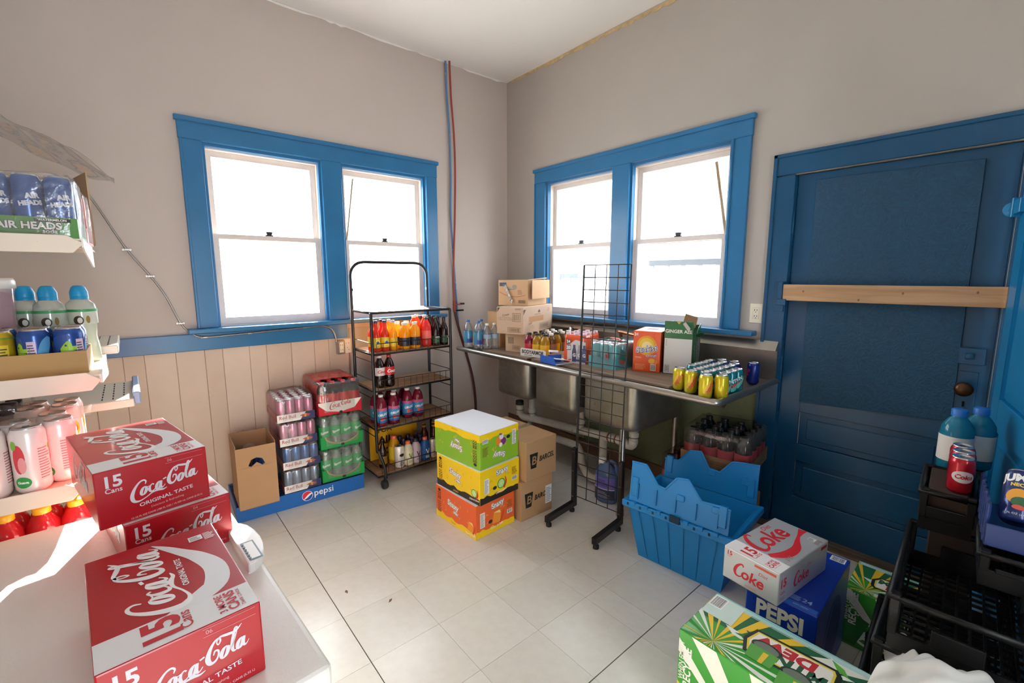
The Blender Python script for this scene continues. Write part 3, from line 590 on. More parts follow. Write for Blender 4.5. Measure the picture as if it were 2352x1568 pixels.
LK = mat('lock_outline', '#5f7480', .4)
B().box(.246, .272, -.105, -.02, .8882, .8888, LK).box(.2495, .2685, -.1, -.025, .8888, .8894, mat('white_handle_plastic')).build('lock_plate', ho)
for k in range(6): B().box(.246, .251, -.098 + .013 * k, -.092 + .013 * k, .8894, .8898, LK).build('lock_tooth', ho)

# ------------------------------------------------------------------ red 15-can cartons
RED = mat('coke_red_card', '#b3101f', .32, coat=.25); SILV = '#d9d6dc'
def coke_pack(loc, rz, label, code, depth=.33, W=.196, H=.122):
    R = thing('soda_carton', label, 'soda carton', loc, rz, group='red cola cartons on the freezer'); F = box_faces(W, depth, H)
    B().box(-W / 2, W / 2, -depth / 2, depth / 2, 0, H, RED).build('carton', R, bev=.0025, seg=2)
    p = Print(F['top']); k = depth / .33
    p.rect(.001, .002, W - .001, .068, '#e6e4e6')
    wv = [(.118, .066, .02), (.156, .10, .036), (.166, .155, .033), (.151, .21, .026), (.130, .25, .018), (.112, .282, .012), (.094, .31, .002)]
    p.stroke([(a, c * k, w_) for a, c, w_ in wv], '#e4e2e6'); p.poly([(.085, .0675), (.135, .0675), (.17, .12), (.14, .11)], '#e4e2e6'); p.poly([(.115, .0675), (W - .002, .0675), (W - .002, .072), (.165, .12)], '#e4e2e6') if False else None
    p.at(.106, .058, .073 * k, 90); script_cola(p, '#f2f0f2', 1.15); p.at(0, 0)
    p.text('ORIGINAL TASTE', .121, .178 * k, .0125, '#f2f0f2', .0003, 0, 90)
    p.text('15', .078, .036, .062, '#c2182c', .0022, 0, 90); p.text('Cans', .105, .038, .022, '#c2182c', .0003, 0, 90)
    p.text('3 MORE', .150, .036, .0145, '#c2182c', .0003, 0, 90); p.text('CANS', .165, .036, .02, '#c2182c', .0007, 0, 90); p.text('THAN 12 PACK', .177, .036, .007, '#c2182c', .0001, 0, 90)
    p.rect(.148, .272 * k, .17, .292 * k, '#f2f0f2'); p.lines(.15, .275 * k, .168, .29 * k, '#555555', 4); p.lines(.172, .265 * k, .190, .295 * k, '#f2e8e8', 7)
    p.build('top_print', R)
    p = Print(F['front']); p.text('15', .028, H - .026, .034, SILV, .001); p.text('Cans', .029, H - .044, .014, SILV, .0002)
    p.at(.046, .044, .040, 7); script_cola(p, SILV, 1.15); p.at(0, 0)
    p.text('ORIGINAL TASTE', .115, .034, .011, SILV, .0002, 0, 5, 1.15); p.text('Delicious & Refreshing', .115, .0215, .0065, '#e0b8bc', 0, 0, 4); p.text('15-12 FL OZ CANS (180 FL OZ) / 15-355 mL CANS (5.32 L)', .115, .009, .0052, '#e0b8bc', .0001, 0, 3)
    p.text(code, .126, H - .010, .009, '#d79aa2'); p.stroke([(.118, H - .016, .0005), (.188, H - .016, .0005)], '#d79aa2', n=1); p.stroke([(.118, H - .004, .0005), (.188, H - .004, .0005)], '#d79aa2', n=1)
    p.build('front_print', R)
    p = Print(F['left']); p.at(.06 * k, .05, .062, 0); script_cola(p, SILV, 1.15); p.at(0, 0)
    p.stroke([(depth - .02, .1, .0008), (depth - .006, .03, .0008)], '#6d0a14', n=1); p.build('side_print', R)
    return R
coke_pack((.004, .915, .8605), 4.5, 'red cola carton lying alone at the near end of the freezer', '06')
coke_pack((.018, 1.365, .8605), 9, 'lower red cola carton of the stack on the freezer', '04')
coke_pack((-.024, 1.378, .983), 10.5, 'topmost red cola carton, sunlit, at the far end of the freezer', '06', .345)

# ------------------------------------------------------------------ silver diet carton, blue carton, green cartons
SIL = mat('silver_card', '#c3c6c8', .3, .35, coat=.2)
R = thing('soda_carton', 'silver diet cola carton set crosswise on the blue carton', 'soda carton', (1.783, .562, .3745), -97); W, Dp, H = .2, .36, .122; F = box_faces(W, Dp, H)
B().box(-W / 2, W / 2, -Dp / 2, Dp / 2, 0, H, SIL).build('carton', R, bev=.004, seg=2)
CR = '#cf2231'
def coke_word(p, m, s_):
    p.at(p.x[0], p.x[1], s_, math.degrees(p.x[3])); p.stroke([(.30, .66, .05), (.27, .78, .09), (.12, .76, .1), (-.08, .52, .16), (-.16, .22, .18), (-.08, .0, .14), (.12, -.02, .08), (.30, .12, .05)], m)
    p.text('oke', .86, .27, .92, m, .022, .12, 0, .95)
p = Print(F['top']); p.rect(.001, .001, W - .001, .072, '#e9e8e8'); p.text('15', .075, .036, .06, CR, .002, 0, 90); p.text('Cans', .102, .038, .024, CR, .0002, 0, 90)
p.text('3 MORE', .148, .036, .014, CR, .0003, 0, 90); p.text('CANS', .163, .036, .02, CR, .0007, 0, 90); p.text('THAN 12 PACK', .175, .036, .006, CR, 0, 0, 90)
p.at(.100, .105, .13, 90); coke_word(p, CR, .118); p.at(0, 0); p.text('Diet', .022, .245, .03, CR, .0002, .35, 90)
p.stroke([(.125, .075, .02), (.155, .13, .036), (.158, .20, .03), (.135, .26, .016), (.122, .30, .012), (.112, .352, .03)], '#d4202e')
p.rect(.150, .30, .175, .325, '#f1f1f1'); p.lines(.152, .302, .174, .322, '#444444', 4); p.lines(.177, .29, .195, .33, '#8a6a6c', 6); p.lines(.165, .10, .185, .14, '#b8848a', 4); p.build('top_print', R)
p = Print(F['front']); p.text('15', .022, H - .018, .022, CR, .0007); p.text('Cans', .022, H - .03, .007, CR); p.at(.055, .035, .075, -3); coke_word(p, CR, .062); p.at(0, 0); p.text('Diet', .145, .082, .018, CR, 0, .3)
p.rect(.115, H - .02, .19, H - .011, '#d85a48'); p.lines(.085, .008, .14, .018, '#c98a86', 3); p.rect(.02, .001, .19, .0035, '#6a6a68'); p.build('front_print', R)
p = Print(F['right']); p.text('15', .03, .075, .045, CR, .0016); p.text('Cans', .03, .042, .017, CR, .0002); p.lines(.012, .012, .05, .028, '#8a8c90', 4); p.at(.12, .035, .075, 0); coke_word(p, CR, .062); p.at(0, 0); p.text('Diet', .215, .083, .018, CR, 0, .3); p.rect(.30, .1, .345, .112, '#b01828'); p.build('side_print', R)

PB = mat('pepsi_blue_card', '#1137a8', .3, coat=.25)
R = thing('soda_carton', 'tall blue cola carton under the silver diet carton', 'soda carton', (1.868, .50, 0), -90 + 2); W, Dp, H = .225, .45, .372; F = box_faces(W, Dp, H)
B().box(-W / 2, W / 2, -Dp / 2, Dp / 2, 0, H, PB).build('carton', R, bev=.004, seg=2)
p = Print(F['front']); p.text('PEPSI', W / 2, .305, .082, '#f2efe2', .0035, 0, 0, .84); p.build('brand_name', R)
p = Print(F['top']); p.rect(.11, .002, W - .006, .03, '#2c66c8'); p.text('24', .18, .055, .03, '#9db8e6', .0005); p.lines(.12, .04, .165, .07, '#9db8e6', 4); p.text('SOFT DRINK', .17, .017, .008, '#dfe6f2'); p.build('top_print', R); p = Print(F['top']); p.rect(.165, .40, .215, .44, '#e8edf2'); p.bars(.17, .404, .21, .436, '#303848', 16); p.build('barcode_sticker', R)
p = Print(F['right']); p.disc(.24, .19, .12, '#0c2a84', .13); p.stroke([(.15, .1, .004), (.14, .2, .006), (.22, .30, .004)], '#8fb2e8'); p.build('side_print', R)

GD = mat('dew_green_card', '#3aa033', .3, coat=.25)
def dew_logo(p, x, y, k, rot):
    p.at(x, y, k, rot)
    p.poly([(-1.15, -.42), (-1.0, -.62), (1.05, -.5), (1.2, .1), (1.02, .62), (-.9, .52), (-1.18, .1)], '#1c2a22')
    p.poly([(-1.02, -.40), (-.95, -.53), (.98, -.42), (1.10, .1), (.95, .52), (-.85, .43), (-1.05, .1)], '#e8d24a')
    p.poly([(-.96, -.36), (-.91, -.47), (.93, -.37), (1.03, .1), (.90, .46), (-.82, .37), (-.98, .1)], '#f0efe6')
    p.text('MTN', -.32, .15, .52, '#1d5a3c', .03, .1, 3, 1.1); p.text('DEW', .12, -.2, .52, '#c22a34', .03, .1, 3, 1.25); p.at(0, 0)
def rays(p, cx, cy, w_, h, seed):
    rd = random.Random(seed)
    def clip(poly):
        for ax_, lim, sg in ((0, 0.002, 1), (0, w_ - .002, -1), (1, .002, 1), (1, h - .002, -1)):
            out = []
            for i in range(len(poly)):
                a, c = poly[i - 1], poly[i]; ia, ic = (a[ax_] - lim) * sg >= 0, (c[ax_] - lim) * sg >= 0
                if ia != ic: t = (lim - a[ax_]) / (c[ax_] - a[ax_]); out.append((a[0] + (c[0] - a[0]) * t, a[1] + (c[1] - a[1]) * t))
                if ic: out.append(c)
            poly = out
            if not poly: return None
        return poly
    a = rd.random() * 10
    while a < 360:
        wd = rd.uniform(3, 9); L = 1.0; t0, t1 = math.radians(a), math.radians(a + wd)
        q = clip([(cx, cy), (cx + L * math.cos(t0), cy + L * math.sin(t0)), (cx + L * math.cos(t1), cy + L * math.sin(t1))])
        if q and len(q) > 2: p.poly(q, rd.choice(('#eef2e4', '#eef2e4', '#f2c832', '#e6efdc', '#2a8a2c')))
        a += wd + rd.uniform(5, 16)
def leaves(p, x, y, r, seed):
    rd = random.Random(seed)
    for k in range(7):
        a = rd.random() * 6.28; d = r * rd.uniform(.2, 1); l = r * rd.uniform(.5, 1); cx, cy = x + d * math.cos(a), y + d * math.sin(a); b2 = rd.random() * 6.28
        p.poly([(cx - l * math.cos(b2), cy - l * math.sin(b2)), (cx + l * .3 * math.sin(b2), cy - l * .3 * math.cos(b2)), (cx + l * math.cos(b2), cy + l * math.sin(b2)), (cx - l * .3 * math.sin(b2), cy + l * .3 * math.cos(b2))], rd.choice(('#eef4ee', '#2f7d3c', '#63b84a', '#1b5134')))
def dew_pack(loc, rz, W, Dp, H, label, big):
    R = thing('soda_carton', label, 'soda carton', loc, rz, group='green citrus soda cartons'); F = box_faces(W, Dp, H)
    B().box(-W / 2, W / 2, -Dp / 2, Dp / 2, 0, H, GD).build('carton', R, bev=.004, seg=2)
    p = Print(F['top']); p.rect(.003, Dp * .45, W - .003, Dp - .003, '#1e6a44'); rays(p, W * .2, Dp * .12, W, Dp, 4); p.rect(.003, Dp * .9, W - .003, Dp - .003, '#8fd0cc')
    for k in range(4): p.stroke([(.01, Dp * (.90 + .02 * k), .003), (W * .5, Dp * (.88 + .02 * k), .002), (W - .01, Dp * (.91 + .02 * k), .004)], '#d8f0ee')
    leaves(p, W * .32, Dp * .55, .045, 5); leaves(p, W * .8, Dp * .75, .04, 9)
    if big:
        p.rect(.004, Dp * .52, W * .22, Dp * .96, '#cfe3da'); p.rect(.006, Dp * .70, .05, Dp * .95, '#f2f2f2'); p.bars(.010, Dp * .72, .046, Dp * .93, '#555555', 18)
        dew_logo(p, W * .58, Dp * .52, .105, 180)
        for x, y in ((.215, .125), (.31, .085)):
            p.disc(x, y, .042, '#2a3a2e', .026); p.disc(x, y, .035, '#6f7d70', .02); p.poly([(x - .04, y - .01), (x + .04, y - .01), (x + .035, y - .07), (x - .035, y - .07)], '#5faa4a'); p.poly([(x + .0, y - .02), (x + .015, y - .02), (x + .012, y - .07), (x, y - .07)], '#efc93c')
    else:
        dew_logo(p, W * .55, Dp * .5, .085, 0); p.rect(W * .3, .01, W * .42, .03, '#dfe9df'); p.rect(W * .45, .01, W * .6, .03, '#dfe9df')
    p.build('top_print', R)
    p = Print(F['front']); rays(p, W * .72, -.02, W, H, 11); leaves(p, .03, .10, .05, 3); leaves(p, W * .4, .06, .05, 8); p.poly([(.003, .01), (.05, .01), (.09, .13), (.003, .16)], '#2e7d3a')
    p.text('RECYCLE', .035, H * .68, .034, '#f2f4ee', .001, 0, 90); p.text('WHEN EMPTY', .014, H * .72, .022, '#e2e8da', .0004, 0, 90)
    dew_logo(p, W * .62, H * .32, .09, 0); p.build('front_print', R); return R
dew_pack((1.389, .418, 0), -90, .475, .258, .367, 'big green citrus soda carton at the bottom edge of the photo', True)
dew_pack((2.245, .262, 0), -88, .30, .25, .245, 'green citrus soda carton on the floor beside the blue door', False)
# ------------------------------------------------------------------ helpers for stock: a picture point read off a level surface gives the real place
def at(px_, py_, z):
    d = _r * ((px_ - 1176) / 1037.678) + _d * ((py_ - 784) / 1037.678) + _f; t = (z - 1.49374) / d.z
    return (d.x * t, d.y * t, z)
ALU = mat('can_aluminium', '#c9c9cb', .25, .9)
def can(name, col, label, cat, r=.033, h=.122, prints=None, group=None, m=None, lid=True):
    R = thing(name, label, cat, group=group); k = r / .033; m = m or mat('can_' + col, col, .25, .35, coat=.3)
    B().lathe([(0, .004), (.024 * k, 0), (.028 * k, .004), (r, .012), (r, h - .019), (r * .955, h - .012), (.0275 * k, h - .004)], m, 20).build('body', R)
    b = B().lathe([(.0275 * k, h - .004), (.027 * k, h), (.0252 * k, h), (.0245 * k, h - .004), (0, h - .0042)], ALU, 20); b.build('lid', R)
    if lid: B().prism([(-.007 * k, -.006 * k), (.007 * k, -.006 * k), (.006 * k, .012 * k), (-.006 * k, .012 * k)], h - .0038, h - .0025, mat('pull_tab', '#a9a9ad', .3, .9)).build('pull_tab', R)
    if prints:
        p = Print(cyl_fn(r)); prints(p); p.build('print', R)
    return R
COLA_P = [(0, .004), (.026, 0), (.033, .006), (.036, .02), (.035, .05), (.0325, .075), (.035, .10), (.0365, .125), (.035, .145), (.028, .17), (.018, .19), (.0135, .2), (.0135, .206)]
WATER_P = [(0, .003), (.027, 0), (.032, .006), (.0325, .03), (.031, .036), (.0325, .042), (.031, .048), (.0325, .054), (.0325, .125), (.030, .15), (.02, .175), (.013, .187), (.013, .195)]
JUICE_P = [(0, .004), (.034, 0), (.04, .006), (.041, .02), (.041, .135), (.040, .155), (.033, .185), (.022, .205), (.017, .212), (.017, .218)]
ROUND_P = [(0, .004), (.029, 0), (.034, .006), (.035, .02), (.034, .06), (.035, .075), (.036, .10), (.033, .125), (.022, .145), (.016, .152), (.016, .158)]
GLASSB_P = [(0, .004), (.027, 0), (.030, .005), (.030, .11), (.028, .13), (.018, .155), (.0125, .175), (.012, .2), (.013, .205)]
def prof_max(P, z0, z1):
    best = 0
    for k in range(9):
        z = z0 + (z1 - z0) * k / 8
        for (a, c), (a2, c2) in zip(P, P[1:]):
            if c <= z <= c2 and c2 > c: best = max(best, a + (a2 - a) * (z - c) / (c2 - c))
    return best
def bottle(name, prof, liquid, label, cat, lab=None, capc='#ffffff', cap_h=.016, fill=None, clear=None, s=1.0, prints=None, group=None, cap_r=None):
    R = thing(name, label, cat, group=group); P = [(a * s, c * s) for a, c in prof]; top = P[-1][1]; rt = P[-1][0]
    if clear:                       # clear shell with drink inside
        B().lathe(P, clear, 18).build('bottle_shell', R)
        if liquid:
            fz = (fill or .82) * top; Q = [(max(a - .0012, 0), c + .001) for a, c in P if c < fz]; Q.append((0, Q[-1][1])); B().lathe(Q, liquid, 18).build('drink', R)
    else: B().lathe(P, liquid, 18).build('bottle', R)
    cr_ = cap_r or rt + .0018; B().lathe([(cr_, 0), (cr_, cap_h * .85), (cr_ * .9, cap_h), (0, cap_h)], mat('cap_' + capc, capc, .35), 16, (0, 0, top - .004)).build('cap', R)
    if lab:
        z0, z1, lm = lab; rr = prof_max(P, z0 * s, z1 * s) + .0006
        lb = B().lathe([(rr, z0 * s), (rr, z1 * s)], lm, 22).build('label', R)
        if prints:
            p = Print(cyl_fn(rr, z0 * s), .0006); prints(p); p.build('label_print', lb)
    return R
def liquid(name, col, tr=.35, rough=.12): return mat('drink_' + name, col, rough, 0, .6, trl=tr)
PET = film('clear_pet', '#eef4f6', .06, .16, .05); PETW = film('clear_water_pet', '#dfeaf0', .10, .22, .06); WRAP = film('shrink_wrap', '#ffffff', .05, .22, .16, bump=(26, .9)); WRAPR = film('red_shrink_wrap', '#d23a3a', .55, .25, .18, bump=(30, .9))
CARD = mat('corrugated_card', '#b08a63', .75, var=(4, .05)); CARD2 = mat('pale_corrugated_card', '#c4a888', .75, var=(4, .05)); CARD_IN = mat('card_inside', '#a27d58', .8)
def tray(root, W, D, H, m_out, t=.004, m_in=None, name='tray', cut=None):
    b = B().box(-W / 2, W / 2, -D / 2, D / 2, 0, t, m_in or m_out)
    for x0, x1, y0, y1 in ((-W / 2, W / 2, -D / 2, -D / 2 + t), (-W / 2, W / 2, D / 2 - t, D / 2), (-W / 2, -W / 2 + t, -D / 2 + t, D / 2 - t), (W / 2 - t, W / 2, -D / 2 + t, D / 2 - t)): b.box(x0, x1, y0, y1, t, H, m_out)
    return b.build(name, root)
def wrap_box(root, W, D, z0, z1, m=None, r=.02, name='shrink_wrap', waves=7, amp=.004, seed=1):
    rd = random.Random(seed); m = m or WRAP; ph = rd.random() * 6
    def prof(u, v):
        a = 2 * PI * u; c, s_ = math.cos(a), math.sin(a); e = .25; x = math.copysign(abs(c) ** e, c) * W / 2; y = math.copysign(abs(s_) ** e, s_) * D / 2
        k = 1 + amp / max(W, .1) * math.sin(waves * a + ph) * math.sin(PI * min(v * 1.2, 1)); top = max(0, v - .8) / .2; q = 1 - .16 * top ** 2
        return (x * k * q, y * k * q, z0 + (z1 - z0) * (min(v / .85, 1)) + (.004 * math.sin(9 * a + ph) if v > .85 else 0))
    b = B().grid(prof, 48, 10, m)
    return b.build(name, root)

# ------------------------------------------------------------------ blue display pallet and what stands on it
PBL = mat('pallet_blue', '#1764b0', .35, coat=.15); PBK = mat('pallet_dark_blue', '#14305a', .5)
R = thing('display_pallet', 'low blue display pallet with a round cola logo', 'pallet', (.78, 3.235, 0), -2.5); PW, PD, PH = .785, .40, .10
b = B().box(-PW / 2, PW / 2, -PD / 2, -PD / 2 + .006, 0, PH, PBL).box(-PW / 2, -PW / 2 + .006, -PD / 2 + .006, PD / 2, 0, PH, PBL).box(PW / 2 - .006, PW / 2, -PD / 2 + .006, PD / 2, 0, PH, PBL).box(-PW / 2, PW / 2, PD / 2 - .006, PD / 2, 0, PH, PBL); b.build('skirt', R, bev=.001)
for k in range(18): y = -PD / 2 + .018 + k * (PD - .03) / 17.5; B().box(-PW / 2 + .006, PW / 2 - .006, y, y + .012, PH - .03, PH - .006, PBK).build('slat', R)
for k in range(9): x = -PW / 2 + .05 + k * .085; B().box(x, x + .008, -PD / 2 + .01, PD / 2 - .01, PH - .028, PH - .0065, PBK).build('rib', R)
p = Print(box_faces(PW, PD, PH)['front']); gx, gy, gr = .405, .055, .034
p.disc(gx, gy, gr, '#f4f4f6'); p.disc(gx, gy, gr * .92, '#1a4fa0')
p.poly([(gx + gr * .9 * math.cos(math.radians(a)), gy + gr * .9 * math.sin(math.radians(a))) for a in range(20, 232, 12)] + [(gx - .006, gy - .008), (gx + .012, gy + .004)], '#e0263c')
p.stroke([(gx - .024, gy - .022, .003), (gx - .004, gy - .008, .012), (gx + .014, gy + .006, .012), (gx + .03, gy + .012, .006)], '#f4f4f6')
p.text('pepsi', gx + .105, gy + .006, .062, '#f4f6fa', .0004, 0, 0, 1.0); p.build('logo', R)
ZP = .1005
# carton with blue-capped bottles
R = thing('bottle_carton', 'open brown carton with hand hole holding blue-capped bottles', 'carton', (.505, 3.135, ZP + .0), -2.5); W, Dp, H = .215, .30, .40
t = .004
hole = [(W / 2 - .045, .27), (W / 2 - .03, .305), (W / 2, .315), (W / 2 + .03, .305), (W / 2 + .045, .27), (W / 2 + .03, .262), (W / 2, .285), (W / 2 - .03, .262)]
def wall_hole(b, y0, y1, ht):
    xs_ = sorted(set([0, W] + [q[0] for q in hole]))
    pts = [(0, 0), (W, 0), (W, ht), (0, ht)]
    b.prism([(-W / 2, 0), (W / 2, 0), (W / 2, .26), (-W / 2, .26)], y0, y1, CARD, ax='y').prism([(-W / 2, .318), (W / 2, .318), (W / 2, ht), (-W / 2, ht)], y0, y1, CARD, ax='y')
    b.prism([(-W / 2, .26), (-.03, .262), (-.045, .27), (-.03, .305), (0, .315), (0, .318), (-W / 2, .318)], y0, y1, CARD, ax='y').prism([(W / 2, .26), (.03, .262), (.045, .27), (.03, .305), (0, .315), (0, .318), (W / 2, .318)], y0, y1, CARD, ax='y')
    b.prism([(-.03, .2615), (.03, .2615), (0, .285)], y0, y1, CARD, ax='y')
b = B(); wall_hole(b, -Dp / 2, -Dp / 2 + t, H - .015); b.build('front_panel', R)
b = B(); wall_hole(b, Dp / 2 - t, Dp / 2, H); b.build('back_panel', R)
b = B().box(-W / 2, -W / 2 + t, -Dp / 2 + t, Dp / 2 - t, 0, H, CARD).box(W / 2 - t, W / 2, -Dp / 2 + t, Dp / 2 - t, 0, H, CARD).box(-W / 2, W / 2, -Dp / 2, Dp / 2, 0, t, CARD); b.build('carton', R)
BLW = liquid('blue', '#2c5f9e', .3)
pro = bottle('drink_bottle', COLA_P, BLW, 'blue bottle with navy cap inside the open brown carton', 'bottle', capc='#1d3f86', group='blue bottles in the brown carton', s=1.27)
first = True
for ix in range(2):
    for iy in range(3):
        o = pro if first else copy_tree(pro); first = False; put(o, (.505 - .0495 + .099 * ix + .004 * (iy - 1), 3.135 - .0965 + .0965 * iy - .002 * ix, ZP + .006), 20 * ix)
# energy drink packs
RBM = {'pink': mat('pink_can_metal', '#d58aa8', .25, .45, coat=.3), 'blue': mat('blue_can_metal', '#3f6fae', .25, .45, coat=.3), 'bs': mat('blue_silver_can', '#8fa0b8', .25, .6, coat=.3)}
def can_me(m, r, h):
    b = B(); k = r / .033
    b.lathe([(0, .003), (.024 * k, 0), (r, .010), (r, h - .016), (r * .85, h - .004)], m, 16).lathe([(r * .85, h - .004), (r * .84, h), (r * .78, h), (r * .77, h - .004), (0, h - .004)], ALU, 16); return b.mesh('can')
RBC = {k: can_me(m, .0265, .135) for k, m in RBM.items()}
NAVY = '#27305e'
def bull_logo(p, x, y, s):
    p.disc(x, y + .05 * s, .55 * s, '#f2b234')
    for sg in (-1, 1): p.poly([(x + sg * .15 * s, y + .1 * s), (x + sg * .5 * s, y + .5 * s), (x + sg * 1.1 * s, y + .35 * s), (x + sg * 1.6 * s, y + .1 * s), (x + sg * 1.5 * s, y - .1 * s), (x + sg * 1.1 * s, y - .05 * s), (x + sg * 1.0 * s, y - .5 * s), (x + sg * .75 * s, y - .2 * s), (x + sg * .35 * s, y - .45 * s)], '#cf4a2c')
for tier, (kind, nm) in enumerate((('bs', 'silver-and-blue energy drink case, lowest of its stack'), ('blue', 'blue energy drink case, second from the pallet'), ('pink', 'pink energy drink case below the top one'), ('pink', 'topmost pink energy drink case against the panelled wall'))):
    W, Dp = .225, .335; zb = ZP + .003 + tier * .1585
    R = thing('energy_drink_case', nm, 'drink case', (.772 + (.0, .003, -.006, -.012)[tier], 3.21, zb), -2.5, group='energy drink cases on the pallet')
    tr = tray(R, W, Dp, .045, mat('tray_red_card', '#b23040', .5), .003)
    p = Print(box_faces(W, Dp, .06)['front'], .0006); p.rect(.0, .0, W, .05, '#efe9e2'); p.poly([(W * .60, .0), (W, .0), (W, .05), (W * .76, .05)], NAVY)
    p.text('Red Bull', W * .27, .029, .031, '#b0344a', .0003, 0, 0, .95); p.text('ENERGY DRINK', W * .27, .010, .0085, '#d3b6b8', .0001); bull_logo(p, W * .74, .026, .02); p.build('tray_print', tr)
    for i in range(4):
        for j in range(6): inst('can', RBC[kind], R, (-.0825 + .055 * i, -.138 + .055 * j, .0035), random.random() * 6)
    wrap_box(R, W + .004, Dp + .004, .012, .152, seed=tier)
# bottle cases: green lemon soda x2, red cola on top
GLB0 = None; SPR = liquid('lemon_soda', '#dfe8e2', .5); GLB = mat('green_label', '#23a85c', .4)
def bottle_me(prof, m, lab, capm, s=1.0):
    b = B().lathe([(a * s, c * s) for a, c in prof], m, 14); top = prof[-1][1] * s
    rr = prof_max(prof, lab[0], lab[1]) * s + .0006; b.lathe([(rr, lab[0] * s), (rr, lab[1] * s)], lab[2], 16); r0 = prof[-1][0] * s + .0018
    b.lathe([(r0, top - .004), (r0, top + .01), (r0 * .9, top + .013), (0, top + .013)], capm, 12); return b.mesh('bottle')
SPB = bottle_me(COLA_P, film('clear_soda_pet', '#cfe8da', .28, .2, .06), (.078, .15, GLB), mat('green_cap', '#1d8a4c', .4))
CKB = bottle_me(COLA_P, liquid('cola', '#241012', .1, .08), (.085, .14, mat('cola_label', '#c61f2b', .4)), mat('red_cap', '#c8202a', .4))
GRC = mat('green_tray_card', '#179a4a', .4); RDC = mat('red_tray_card', '#c8182c', .4); WHC = '#efe8e0'
def bcase(x, zb, kind, label, mt, bm, wrapm):
    W, Dp = .288, .37; R = thing('soda_bottle_case', label, 'drink case', (x, 3.225, zb), -2.5, group='soda bottle cases on the pallet')
    b = B().box(-W / 2, W / 2, -Dp / 2, Dp / 2, 0, .003, mt).box(-W / 2, -W / 2 + .003, -Dp / 2, Dp / 2, .003, .09, mt).box(W / 2 - .003, W / 2, -Dp / 2, Dp / 2, .003, .09, mt).box(-W / 2, W / 2, Dp / 2 - .003, Dp / 2, .003, .09, mt)
    n = 14
    if kind == 'g': pts = [(-W / 2, .0), (W / 2, .0), (W / 2, .085)] + [(.105 * math.cos(math.radians(a)), .085 - .052 * math.sin(math.radians(a))) for a in range(0, 181, 15)] + [(-W / 2, .085)]
    else: pts = [(-W / 2, 0), (W / 2, 0), (W / 2, .09), (-W / 2, .09)]
    b.prism(pts, -Dp / 2, -Dp / 2 + .003, mt, ax='y'); tr = b.build('tray', R)
    p = Print(box_faces(W, Dp, .1)['front'], .0006)
    if kind == 'g':
        p.stroke([(W / 2 + .112 * math.cos(math.radians(a)), .085 - .058 * math.sin(math.radians(a)), .008) for a in range(0, 181, 20)], '#b58f6a'); p.poly([(W / 2 - .012, .008), (W / 2 + .012, .008), (W / 2 + .009, .026), (W / 2 - .009, .026)], '#1a1c1a'); 
    else:
        p.poly([(.0, .075), (.05, .03), (W / 2, .012), (W - .05, .03), (W, .09), (0, .09)], WHC); p.at(.062, .042, .048, 6); script_cola(p, '#c8182c', .9); p.at(0, 0); p.poly([(W / 2 - .012, .003), (W / 2 + .012, .003), (W / 2 + .009, .02), (W / 2 - .009, .02)], '#1a1214')
    p.build('tray_print', tr)
    for i in range(4):
        for j in range(5):
            o = inst('bottle', bm, R, (-.106 + .0708 * i, -.145 + .0725 * j, .0035), random.random() * 6)
    if kind == 'g':
        for i in range(4):
            q = Print(cyl_at(.0378, -.106 + .0708 * i, -.145, .0035), .0006); q.text('Sprite', .006 * (i - 1.5), .112, .022, '#f0f6f0', .0008, .2, 12); q.build('label_print', R)
    wrap_box(R, W + .004, Dp + .004, .02, .222, wrapm, seed=int(zb * 100)); return R
bcase(1.042, ZP + .003, 'g', 'green lemon soda bottle case at the bottom of its stack', GRC, SPB, WRAP)
bcase(1.044, ZP + .236, 'g', 'green lemon soda bottle case under the red cola case', GRC, SPB, WRAP)
R = bcase(1.044, ZP + .470, 'r', 'red cola bottle case with torn red wrap on top of the stack', RDC, CKB, WRAP)
# torn red wrap over the back of the cola case
W, Dp = .296, .37
def rw(u, v):
    x = -W / 2 + W * u; y = -.19 + .38 * (1 - v) if False else None
    return None
b = B(); rd = random.Random(5)
def shell(u, v):   # u across, v from front-left low edge over the top to the back
    a = PI * (.02 + .96 * u); x = -math.copysign(abs(math.cos(a)) ** .35, math.cos(a)) * (W / 2 + .004); z = .10 + .132 * abs(math.sin(a)) ** .35
    yf = -.19 + (.10 + .05 * math.sin(5 * u + 1) if u > .22 else .0); y = yf + (.195 - yf) * v
    return (x + .003 * math.sin(20 * v + 9 * u), y, z + .004 * math.sin(14 * u + 11 * v))
b.grid(shell, 26, 14, WRAPR); b.build('red_wrap', R, label='torn red plastic wrap')

